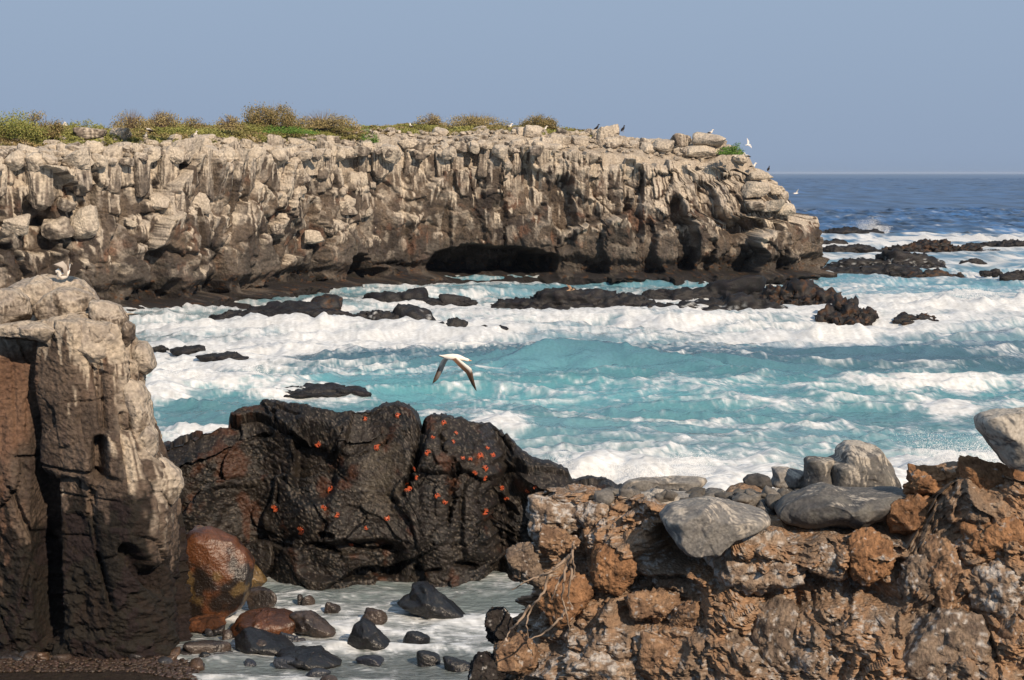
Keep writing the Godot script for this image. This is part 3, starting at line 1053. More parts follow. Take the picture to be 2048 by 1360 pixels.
func build_near_cliff() -> void:
	var cols := plan([Vector2(-17, -30.7), Vector2(-11.2, -30.8), Vector2(-10.4, -30.75), Vector2(-9.6, -31.05), Vector2(-9.42, -30.6), Vector2(-8.7, -30.35), Vector2(-8.1, -30.5), Vector2(-7.78, -30.95), Vector2(-7.95, -31.9), Vector2(-8.7, -34.0), Vector2(-10.5, -36.0), Vector2(-13, -37)], 0.03, 0.1, -12.6)
	var faces := 290
	var rows := faces + 34
	var v := PackedVector3Array()
	var c := PackedColorArray()
	v.resize(cols * rows)
	c.resize(cols * rows)
	var tones := PackedFloat32Array()
	tones.resize(cols * rows)
	var edge := [[-0.5, 0.75], [1.4, 0.72], [2.4, 0.72], [3.1, 0.78], [3.9, 0.62], [4.6, 0.36], [5.4, 0.1], [6.0, 0.0], [7.0, -0.2]]
	for i in cols:
		var p := plan_p[i]
		var n := plan_n[i]
		var s := plan_s[i]
		var top := 6.85 + 0.25 * noise_a.get_noise_2d(s * 0.4, 1.0)
		for j in rows:
			var y := lerpf(-0.5, top, minf(1.0, float(j) / (faces - 1)))
			var inward := 0.0
			if j >= faces:
				var q := (j - faces + 1) * 0.055
				inward = q
				y = top + 0.04 * sin(q * 3.0) + 0.10 * noise_b.get_noise_2d(s * 0.9, q)
			var wx := noise_a.get_noise_2d(s * 0.5, y * 0.4) * 0.3
			var wy := noise_a.get_noise_2d(s * 0.5 + 9.0, y * 0.4) * 0.3
			var d := 0.36 * blocks((s + wx * 0.5) / 1.1, (y + wy) / 4.2, 31, 0.7, 0.18)
			var tone := vor_q
			d += 0.03 * blocks((s + wx) / 0.33, (y + wy) / 0.62, 33, 1.0, 0.3)
			d += 0.10 * blocks((s + wx * 0.5) / 0.55, (y + wy) / 1.5, 32, 0.9, 0.14)
			tones[i + j * cols] = 0.5 * tone + 0.5 * vor_q
			d += 0.08 * noise_b.get_noise_2d(s * 0.8, y * 0.4) + 0.018 * noise_b.get_noise_2d(s * 4.0, y * 4.0) + 0.016 * noise_b.get_noise_2d(s * 13.0, y * 11.0)
			# the lower rock is pitted and ribbed
			var low := 1.0 - smoothstep(1.2, 2.8, y + wy)
			d += low * (0.10 * noise_b.get_noise_2d(s * 2.6, y * 3.0) - 0.05 * absf(noise_b.get_noise_2d(s * 7.0, y * 12.0)))
			d += lines(edge, y) * clampf(n.x * 1.3 + 0.15, 0.1, 1.0)
			# rounded brow
			if j >= faces - 12:
				d -= 0.10 * (1.0 - cos(minf(1.0, float(j - faces + 12) / 12.0) * PI * 0.5))
			var q0 := Vector3(p.x + n.x * d, y, p.y + n.y * d)
			if n.y > 0.15 and p.x > -11.5 and j < faces:
				var uv := front(q0, 30.7)
				for g in CLIFF_CRACKS:
					if uv.x > minf(g[0], g[2]) - g[4] and uv.x < maxf(g[0], g[2]) + g[4] and uv.y > minf(g[1], g[3]) - g[4] and uv.y < maxf(g[1], g[3]) + g[4]:
						d -= groove(uv + Vector2(wx, wy) * 12.0, g)
				d -= 0.55 * dent((uv.x - 203) / 18.0, (uv.y - 915) / 48.0) + 0.5 * dent((uv.x - 78) / 34.0, (uv.y - 1130) / 190.0)
			v[i + j * cols] = Vector3(p.x + n.x * (d - inward), y, p.y + n.y * (d - inward))
	var shape := grid(cols, rows, v, c)
	var nor := shape.normals()
	for i in cols:
		var wash := 1.0
		var reach := 1.0
		var s := plan_s[i]
		for jj in rows:
			var j := rows - 1 - jj
			var k := i + j * cols
			var p := v[k]
			var streak := noise_b.get_noise_2d(s * 6.5, p.y * 0.35)
			var wide := noise_b.get_noise_2d(s * 1.3, p.y * 0.4 + 5.0)
			var spot := noise_b.get_noise_3dv(p * 1.7)
			if nor[k].y > 0.6 and p.y > 4.6:
				wash = minf(1.0, wash + 0.12)
				reach = 0.3 + 1.2 * clampf(0.45 + wide * 1.8, 0.0, 1.0)
			elif j < faces:
				wash = maxf(0.0, wash - 0.025 / maxf(0.2, reach * 1.5))
			var g := smoothstep(0.38, 0.50, wash * 0.85 + streak * 0.55 + wide * 0.2 + (0.12 if p.y > 6.2 else 0.0))
			if p.x < -9.45 and p.z > -32.0:
				g *= smoothstep(6.2, 6.7, p.y)
			var side := smoothstep(0.5, 0.9, plan_n[i].x)
			g = maxf(g, side * smoothstep(0.1, 0.3, spot + 0.06 * (p.y - 4.0)) * smoothstep(2.5, 3.4, p.y))
			var t := clampf(0.5 + 1.3 * noise_b.get_noise_3d(p.x * 0.6, p.y * 0.35, p.z * 0.6) + 0.4 * spot, 0.0, 1.0)
			var col := Color(0.185, 0.137, 0.105).lerp(Color(0.075, 0.056, 0.046), t) * lerpf(0.7, 1.2, tones[k])
			var rust := noise_b.get_noise_3d(p.x * 0.5, p.y * 0.3 + 7.0, 3.0) + (0.28 if p.x < -9.5 else -0.1)
			col = mixed(col, Color(0.22, 0.115, 0.07), smoothstep(0.25, 0.6, rust) * 0.6)
			col = mixed(col, Color(0.68, 0.57, 0.44).lerp(Color(0.46, 0.39, 0.32), clampf(0.4 + spot, 0.0, 1.0)), g * 0.92)
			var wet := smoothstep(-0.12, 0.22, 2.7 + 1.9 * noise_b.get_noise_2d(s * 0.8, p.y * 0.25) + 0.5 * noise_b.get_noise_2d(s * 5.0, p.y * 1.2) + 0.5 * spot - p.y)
			col = mixed(col, Color(0.022, 0.017, 0.0145), wet * 0.96)  # wet black foot, with the shade over the lower cliff painted in
			c[k] = col
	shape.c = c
	var root := thing("near_cliff")
	tag(root, "steep brown cliff at the left edge with pale runs from its brow", "", "", "structure")
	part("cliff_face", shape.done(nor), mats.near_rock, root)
	# loose boulders on the brow: outline in the photograph, depth, thickness, seed, white, label
	for b in [[[[22, 574], [44, 560], [81, 550], [110, 553], [124, 570], [130, 605], [77, 625], [40, 620], [22, 600]], 32.4, 0.7, 4, .85, "broad pale boulder at the back of the near cliff top, left of the gull"],
			[[[112, 562], [136, 553], [158, 559], [184, 585], [198, 612], [147, 620], [108, 605]], 32.6, 0.6, 12, .75, "pale hump under the gull's feet on the near cliff"],
			[[[-18, 592], [0, 577], [33, 579], [53, 596], [60, 629], [40, 646], [0, 650], [-18, 642]], 31.0, 0.45, 3, .6, "squat streaked boulder at the left edge on top of the near cliff"],
			[[[70, 612], [99, 585], [121, 575], [154, 579], [180, 590], [188, 621], [178, 650], [121, 655], [80, 640]], 31.7, 0.6, 5, .55, "domed tan boulder in the middle of the near cliff top, below the gull"],
			[[[182, 599], [217, 603], [235, 610], [254, 636], [254, 660], [239, 682], [206, 680], [184, 650]], 31.5, 0.5, 6, .5, "grey-tan boulder at the right shoulder of the near cliff top"],
			[[[254, 641], [268, 651], [268, 678], [254, 697], [239, 693], [236, 672]], 31.1, 0.3, 7, .15, "dark rounded stone wedged below the right shoulder boulder"],
			[[[258, 680], [290, 684], [300, 699], [311, 735], [294, 750], [280, 746], [252, 720], [250, 690]], 31.4, 0.45, 8, .85, "pale block jutting over the sea from the near cliff's right edge"],
			[[[-10, 650], [44, 643], [88, 646], [120, 658], [98, 686], [48, 674], [-10, 668]], 30.55, 0.5, 9, .8, "long pale slab overhanging the rust-red wall on the near cliff's brow"],
			[[[112, 648], [160, 636], [205, 646], [232, 668], [245, 700], [240, 730], [200, 738], [140, 728], [112, 690]], 30.75, 0.5, 11, 1.0, "chalk-white block capping the near cliff's main pillar"],
			[[[250, 752], [279, 762], [296, 794], [302, 831], [306, 856], [282, 880], [250, 840], [246, 787]], 31.0, 0.5, 15, .85, "tall pale knobbly rock on the near cliff's right edge"],
			[[[264, 862], [301, 848], [314, 868], [313, 906], [294, 930], [262, 910]], 30.9, 0.4, 16, .7, "pale lump below the tall knobbly rock on the near cliff's right edge"],
			[[[290, 945], [320, 913], [358, 943], [366, 974], [350, 1006], [320, 1010], [288, 984]], 31.0, 0.45, 13, .75, "white-splashed shoulder of rock low on the near cliff's right side"]]:
		var made := traced(b[0], b[1], b[2], b[3], 4, {"cuts": 8, "rough": 0.03})
		var s: Shape = made[0]
		var n := s.normals()
		near_stone(s, n, b[3], b[4])
		var o := part("cliff_boulder", s.done(n), mats.near_rock, self, made[1])
		tag(o, b[5], "boulder", "boulders on the near cliff")

func near_stone(s: Shape, n: PackedVector3Array, sd: int, white: float) -> void:
	s.c.resize(s.v.size())
	var top := -1e9
	for p in s.v:
		top = maxf(top, p.y)
	for k in s.v.size():
		var p := s.v[k] + Vector3(sd * 3.7, 0, sd * 1.3)
		var run := 0.55 * noise_b.get_noise_2d((s.v[k].x - s.v[k].z) * 13.0 + sd, p.y * 0.9) + 0.5 * noise_b.get_noise_3d(p.x * 1.6, p.y * 0.8, p.z * 1.6)
		var spot := noise_b.get_noise_3dv(p * 2.2)
		var g := smoothstep(0.28, 0.5, white + run * 0.75 + spot * 0.3 - (top - s.v[k].y) * 0.35 + maxf(0.0, n[k].y) * 0.2)
		var base := Color(0.27, 0.215, 0.165).lerp(Color(0.13, 0.10, 0.08), clampf(0.5 + spot * 1.6, 0, 1))
		s.c[k] = mixed(base, Color(0.68, 0.58, 0.46).lerp(Color(0.47, 0.40, 0.335), clampf(0.4 + spot * 1.2, 0, 1)), g * 0.92)

# ---------- the big dark rock in the middle ----------
const ROCK_TOP := [[-11, 2.6], [-9, 3.0], [-8.35, 3.25], [-7.24, 3.7], [-6.5, 4.02], [-5.9, 4.12], [-5.25, 4.2], [-4.6, 4.1], [-4.1, 4.08], [-3.5, 4.16], [-2.9, 4.25], [-2.5, 4.1], [-2.36, 3.85], [-2.28, 3.6], [-2.2, 3.85], [-2.0, 3.98], [-1.3, 3.8], [-0.7, 3.55], [-0.3, 3.3], [0.1, 2.85], [0.45, 2.65], [1.0, 2.5], [1.45, 2.3], [1.6, 1.9], [2.4, 1.9], [3.2, 1.6], [4.0, 0.6], [4.3, -0.5]]
const ROCK_CRACKS := [[838, 825, 832, 900, 9, .7], [832, 900, 815, 960, 7, .4], [815, 960, 790, 1000, 9, .4], [890, 868, 903, 945, 5, .25], [903, 945, 912, 1030, 7, .25], [912, 1030, 918, 1100, 5, .2], [520, 860, 545, 950, 6, .25], [545, 950, 550, 1010, 6, .25], [700, 930, 760, 895, 4, .12], [760, 895, 820, 870, 4, .12], [640, 1080, 760, 1100, 6, .3], [930, 1108, 985, 1100, 5, .2], [820, 1125, 940, 1150, 6, .3], [450, 870, 600, 850, 4, .12], [480, 895, 620, 880, 4, .12]]
var dark_shape: Shape
var dark_nor := PackedVector3Array()

func build_dark_rock() -> void:
	var x0 := -11.0
	var step := 0.03
	var cols := int(15.3 / step)
	var rows := 260
	var v := PackedVector3Array()
	var c := PackedColorArray()
	v.resize(cols * rows)
	c.resize(cols * rows)
	for i in cols:
		var x := x0 + i * step
		var top := lines(ROCK_TOP, x) + 0.06 * noise_b.get_noise_2d(x * 2.2, 4.0)
		var zf := -36.7 + 0.5 * noise_a.get_noise_2d(x * 0.3, 8.0) - lines([[-11, 1.5], [-8, 0.9], [-5, 0.2], [-2, 0.0], [-0.8, 0.1], [0.4, 0.9], [1.5, 0.9], [4.3, 1.6]], x)
		var ty := maxf(top, -0.4)
		# section: foot, upright front, brow, back, foot
		var pts := PackedVector2Array([Vector2(zf + 0.25, -0.7), Vector2(zf, 0.3), Vector2(zf - 0.32, ty * 0.55), Vector2(zf - 0.75, ty * 0.86), Vector2(zf - 1.35, ty), Vector2(zf - 2.6, ty * 0.93), Vector2(zf - 4.0, ty * 0.55), Vector2(zf - 4.6, -0.7)])
		var cum := [0.0]
		for k in range(1, pts.size()):
			cum.append(cum[-1] + pts[k].distance_to(pts[k - 1]) * (1.0 if k < 5 else 0.45))
		var seg := 1
		for j in rows:
			var t: float = cum[-1] * j / (rows - 1)
			while seg < pts.size() - 1 and cum[seg] < t:
				seg += 1
			var f: float = (t - cum[seg - 1]) / maxf(1e-5, cum[seg] - cum[seg - 1])
			var q := pts[seg - 1].lerp(pts[seg], f)
			var dir := (pts[seg] - pts[seg - 1]).normalized()
			var n := Vector3(0, -dir.x, dir.y)   # outwards in the section's plane
			var p := Vector3(x, q.y, q.x)
			p.z -= lines([[-0.6, 0.0], [-0.3, 0.9], [0.2, 0.0]], x + 0.5 * noise_b.get_noise_2d(q.y * 0.9, 3.0)) if x > -0.9 and x < 0.6 else 0.0
			var wx := noise_a.get_noise_2d(x * 0.5, t * 0.5) * 0.35
			var wy := noise_a.get_noise_2d(x * 0.5 + 9.0, t * 0.5) * 0.35
			var d := 0.55 * blocks((x + wx) / 2.2, (t + wy) / 1.7, 41, 1.0, 0.1)
			d += 0.2 * blocks((x + wx) / 0.9, (t + wy) / 0.7, 42, 1.0, 0.1)
			# the smooth slab in the middle keeps its plane
			var uv := front(p, 37.2)
			var slab := 1.0 - smoothstep(0.35, 1.05, Vector2((uv.x - 768 + wx * 90.0) / 80.0, (uv.y - 950 + wy * 90.0) / 105.0).length()) if seg < 4 else 0.0
			d = lerpf(d, 0.16 + 0.1 * (x + 3.2), slab * 0.7)
			var fine := 0.06 * noise_b.get_noise_3d(x * 1.5, t * 1.5, 2.0) + 0.035 * noise_b.get_noise_3d(x * 5.0, t * 6.5, 2.0) - 0.05 * absf(noise_b.get_noise_2d(x * 3.0, t * 9.0))
			d += fine * (1.0 - 0.75 * slab)
			if seg < 5:
				for g in ROCK_CRACKS:
					if uv.x > minf(g[0], g[2]) - 30 and uv.x < maxf(g[0], g[2]) + 30 and uv.y > minf(g[1], g[3]) - 30 and uv.y < maxf(g[1], g[3]) + 30:
						d -= groove(uv + Vector2(wx + 0.25 * noise_b.get_noise_2d(x * 3.0, t * 3.0), wy) * 40.0, g) * clampf(0.6 + 1.2 * noise_a.get_noise_2d(x * 1.5, t * 1.2), 0.0, 1.2)
				d -= 0.55 * dent((uv.x - 620) / 50.0, (uv.y - 930) / 80.0) + 0.6 * dent((uv.x - 1040) / 34.0, (uv.y - 1060) / 80.0) + 0.5 * dent((uv.x - 700) / 110.0, (uv.y - 1120) / 40.0) - 0.3 * dent((uv.x - 960) / 40.0, (uv.y - 1050) / 90.0)
			v[i + j * cols] = p + n * d * clampf(ty * 0.6, 0.15, 1.0) * (1.0 - 0.55 * smoothstep(0.55, 0.9, n.y))
	var shape := grid(cols, rows, v, c)
	var nor := shape.normals()
	for k in v.size():
		var p := v[k]
		var a := noise_b.get_noise_3dv(p * 0.8)
		var b := noise_b.get_noise_3dv(p * 3.6)
		var col := Color(0.042, 0.033, 0.027).lerp(Color(0.011, 0.0095, 0.009), clampf(0.55 + a * 1.2 + b * 0.5, 0.0, 1.0))
		var uv := front(p, 37.2)
		var slab := (1.0 - smoothstep(0.6, 1.0, Vector2((uv.x - 768 + a * 60.0) / 70.0, (uv.y - 950 + b * 60.0) / 95.0).length())) * smoothstep(-0.25, 0.1, b + 0.2)
		col = mixed(col, Color(0.095, 0.076, 0.056), slab * 0.85)
		# barnacles and lime in flecks
		var fleck := noise_b.get_noise_3dv(p * 9.0)
		col = mixed(col, Color(0.22, 0.185, 0.15), smoothstep(0.32, 0.46, fleck + 0.25 * a) * 0.7)
		var rust := noise_b.get_noise_3d(p.x * 0.7 + 20.0, p.y * 0.7, p.z)
		if p.x < -6.6:
			rust += 0.25
		col = mixed(col, Color(0.11, 0.04, 0.018), smoothstep(0.32, 0.6, rust) * 0.6)
		c[k] = col
	shape.c = c
	dark_shape = shape
	dark_nor = nor
	var o := part("dark_rock", shape.done(nor), mats.black_rock, self)
	tag(o, "massive black lava rock dotted with red crabs between the cove and the surf", "rock")

# ---------- the earth bank in the right foreground ----------
func bank_depth(u: float) -> float:
	return lerpf(16.7, 15.3, clampf((u - 1030.0) / 1018.0, 0.0, 1.2))

const BANK_LEAN := [[-1, 2.6], [3, 1.6], [4.6, 0.8], [5.2, 0.52], [5.8, 0.25], [6.3, 0.03], [7, -0.15]]

func build_bank() -> void:
	var cols := plan([Vector2(1.9, -19.5), Vector2(0.95, -18.6), Vector2(0.45, -17.8), Vector2(0.42, -17.1), Vector2(0.85, -16.7), Vector2(1.5, -16.3), Vector2(3, -15.9), Vector2(5, -15.3), Vector2(7.2, -14.7)], 0.022, 0.16)
	var low := 40
	var faces := 300
	var rows := faces + 110
	var v := PackedVector3Array()
	var c := PackedColorArray()
	v.resize(cols * rows)
	c.resize(cols * rows)
	for i in cols:
		var p := plan_p[i]
		var n := plan_n[i]
		var s := plan_s[i]
		var top := lines([[-0.3, 6.30], [0.4, 6.42], [2.2, 6.40], [2.5, 6.18], [4.1, 6.16], [4.35, 6.6], [4.6, 6.85], [7, 7.0]], p.x) - lines([[-20, 1.3], [-18.5, 0.7], [-17.4, 0.12], [-17, 0.0]], p.y)
		top += 0.07 * noise_b.get_noise_2d(s * 1.1, 3.0)
		for j in rows:
			var y := 0.0
			var inward := 0.0
			if j < low:
				y = lerpf(-1.0, 4.3, float(j) / low)
			elif j < faces:
				y = lerpf(4.3, top, float(j - low) / (faces - 1 - low))
			else:
				var q := (j - faces + 1)
				inward = 0.022 * q * (1.0 + 0.012 * q)
				y = top - lines([[2.0, 0.17], [2.5, -0.12], [4.2, -0.12], [4.6, 0.1]], p.x) * minf(inward, 1.6) - 0.17 * maxf(0.0, inward - 1.6) + 0.05 * noise_b.get_noise_2d(s * 1.6, inward * 1.6) - maxf(0.0, inward - 1.6) * 0.15 - maxf(0.0, inward - 3.0) * 0.6
			var wx := noise_a.get_noise_2d(s * 0.9, y * 0.9) * 0.25
			var wy := noise_a.get_noise_2d(s * 0.9 + 9.0, y * 0.9) * 0.25
			var yy := y + inward * 0.6
			var d := 0.2 * blocks((s + wx) / 0.95, (yy + wy) / 0.62, 51, 0.8, 0.04)
			d += 0.085 * blocks((s + wx) / 0.3, (yy + wy) / 0.24, 52, 0.9, 0.08)
			d += 0.05 * blocks((s + wx) / 0.11, (yy + wy) / 0.1, 53, 0.9, 0.1)
			d += 0.20 * noise_b.get_noise_2d(s * 0.9, yy * 1.2) + 0.06 * noise_b.get_noise_2d(s * 5.0, yy * 5.0) + 0.03 * noise_b.get_noise_2d(s * 15.0, yy * 15.0)
			d += lines(BANK_LEAN, y) * clampf(n.y * 1.15 - 0.05, 0.3, 1.0)
			var fade := 1.0
			if j >= faces:
				fade = maxf(0.3, 1.0 - inward * 0.7)
			elif j > faces - 14:
				d -= 0.12 * (1.0 - cos(float(j - faces + 14) / 14.0 * PI * 0.5))
			var q0 := Vector3(p.x + n.x * d, y, p.y + n.y * d)
			if n.y > 0.3 and j < faces and p.x < 6.5:
				var uv := front(q0, 15.5) + Vector2(wx, wy) * 60.0
				d -= 0.6 * dent((uv.x - 1400) / 85.0, (uv.y - 1135) / 60.0) + 0.25 * dent((uv.x - 1640) / 150.0, (uv.y - 1205) / 38.0) + 0.3 * dent((uv.x - 1770) / 60.0, (uv.y - 1170) / 60.0) + 0.25 * dent((uv.x - 1130) / 70.0, (uv.y - 1200) / 60.0) + 0.25 * dent((uv.x - 1320) / 110.0, (uv.y - 1250) / 50.0)
				d += 0.22 * dent((uv.x - 1560) / 120.0, (uv.y - 1120) / 58.0) + 0.2 * dent((uv.x - 1740) / 60.0, (uv.y - 1110) / 40.0)
			if j < faces:
				v[i + j * cols] = Vector3(p.x + n.x * d, y, p.y + n.y * d)
			else:
				# the flat top runs inland
				v[i + j * cols] = Vector3(p.x + n.x * (d * fade) + 0.22 * inward, y, p.y + n.y * (d * fade) - inward)
	var shape := grid(cols, rows, v, c)
	var nor := shape.normals()
	for k in v.size():
		c[k] = earth_colour(v[k], nor[k])
	shape.c = c
	var root := thing("earth_bank")
	tag(root, "crumbling orange-brown earth bank studded with rocks in the right foreground", "", "", "structure")
	part("bank_face", shape.done(nor), mats.earth, root)
	# stones set in the bank: left, right, top, foot in the photograph, stand-out, tone (0 soil, 1 grey, 2 white flecked, 3 orange, 4 black)
	var sd := 400
	for b in [[1058, 1178, 1000, 1072, .1, 2], [1150, 1250, 1000, 1064, .0, 2], [1018, 1080, 1085, 1165, .1, 1], [1222, 1322, 1028, 1088, .15, 0], [1075, 1160, 1062, 1108, .1, 0], [985, 1072, 1268, 1352, .2, 0], [1398, 1490, 1232, 1338, .2, 1], [1130, 1290, 1288, 1380, .25, 2], [1280, 1400, 1270, 1370, .1, 0],
			[1430, 1590, 1058, 1195, .22, 2], [1690, 1790, 1075, 1165, .18, 3], [1800, 1872, 1108, 1232, .15, 1], [1846, 1930, 1092, 1220, .25, 0], [1940, 2075, 1115, 1235, .15, 2], [1822, 1985, 1212, 1358, .3, 1], [1978, 2090, 1224, 1340, .2, 0], [1698, 1796, 1256, 1375, .25, 3], [1505, 1600, 1206, 1330, .2, 1], [1642, 1712, 1236, 1306, .2, 4], [1570, 1705, 1282, 1372, .2, 2], [1480, 1560, 1310, 1380, .15, 0],
			[1818, 1932, 938, 1000, .05, 3], [1920, 2070, 928, 1045, .1, 3], [1786, 1935, 990, 1080, .12, 3], [1930, 2080, 1035, 1125, .08, 3], [1180, 1260, 1090, 1180, .0, 3], [1090, 1180, 1150, 1230, .05, 3], [1250, 1360, 1180, 1240, .05, 0], [940, 1010, 1300, 1380, .1, 4], [975, 1030, 1215, 1290, .05, 4], [1340, 1420, 1205, 1260, .05, 0], [1600, 1690, 1090, 1150, .1, 2], [1900, 1970, 1330, 1390, .2, 3]]:
		sd += 1
		var u: float = (b[0] + b[1]) * 0.5
		var dep: float = bank_depth(u) - b[4] * 0.2 + (0.35 if b[3] < 1100 else 0.0)
		dep -= 0.6 * lines(BANK_LEAN, at(u, (b[2] + b[3]) * 0.5, dep).y)
		var sc := dep / FOCAL
		var w: float = (b[1] - b[0]) * 0.5 * sc
		var h: float = (b[3] - b[2]) * 0.5 * sc
		var s := rock(Vector3(w * 1.06, h * 1.04, minf(w, h) * 1.0), sd, 5 if w > 0.5 else 4, {"power": 16.0, "cuts": 12, "boxy": 0.35, "rough": 0.085, "grain": 3.5})
		var n := s.normals()
		var where := at(u, (b[2] + b[3]) * 0.5, dep)
		s.c.resize(s.v.size())
		for k in s.v.size():
			# pits and knobs
			var q: Vector3 = s.v[k] + where
			s.v[k] += n[k] * (0.012 * noise_b.get_noise_3dv(q * 14.0) - 0.010 * absf(noise_b.get_noise_3dv(q * 30.0)))
		n = s.normals()
		for k in s.v.size():
			s.c[k] = earth_stone(s.v[k] + where, n[k], b[5])
		part("rock", s.done(n), mats.earth, root, where)
	bank_boulders()
	bank_roots()

func earth_colour(p: Vector3, n: Vector3) -> Color:
	var a := noise_b.get_noise_3dv(p * 1.1)
	var b := noise_b.get_noise_3dv(p * 5.0)
	var fine := noise_b.get_noise_3dv(p * 22.0)
	var col := Color(0.43, 0.265, 0.16).lerp(Color(0.28, 0.205, 0.15), clampf(0.5 + a * 1.5 + b * 0.6, 0.0, 1.0))
	col = mixed(col, Color(0.42, 0.33, 0.25), smoothstep(0.2, 0.6, b - a * 0.4 + 0.3 * fine) * 0.6)
	# dropping splashes, thickest on the ledges of the left half
	var splash := noise_b.get_noise_3d(p.x * 7.0, p.y * 5.0, p.z * 7.0) + 0.5 * fine + 0.5 * noise_b.get_noise_3dv(p * 1.6 + Vector3(5, 0, 0))
	var lim := 0.52 - (0.25 if n.y > 0.35 else 0.0) + (0.25 if p.x > 4.2 else 0.0)
	col = mixed(col, Color(0.58, 0.54, 0.50), smoothstep(lim, lim + 0.16, splash) * 0.85)
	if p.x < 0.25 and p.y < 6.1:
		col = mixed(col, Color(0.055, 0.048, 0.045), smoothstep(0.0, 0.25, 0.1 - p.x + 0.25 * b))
	return col

func earth_stone(p: Vector3, n: Vector3, tone: int) -> Color:
	var b := noise_b.get_noise_3dv(p * 4.0)
	var fine := noise_b.get_noise_3dv(p * 24.0)
	var base: Color = [Color(0.40, 0.255, 0.16), Color(0.31, 0.235, 0.175), Color(0.44, 0.325, 0.235), Color(0.41, 0.225, 0.12), Color(0.06, 0.052, 0.048)][tone]
	var col := base.lerp(base * Color(0.55, 0.55, 0.58), clampf(0.45 + b * 1.5 + fine * 0.5, 0.0, 1.0))
	var splash := noise_b.get_noise_3d(p.x * 8.0, p.y * 5.0, p.z * 8.0) + 0.55 * fine
	var lim: float = [0.5, 0.46, 0.12, 0.62, 0.5][tone]
	return mixed(col, Color(0.62, 0.58, 0.54), smoothstep(lim, lim + 0.14, splash + maxf(0.0, n.y) * 0.12) * 0.9)

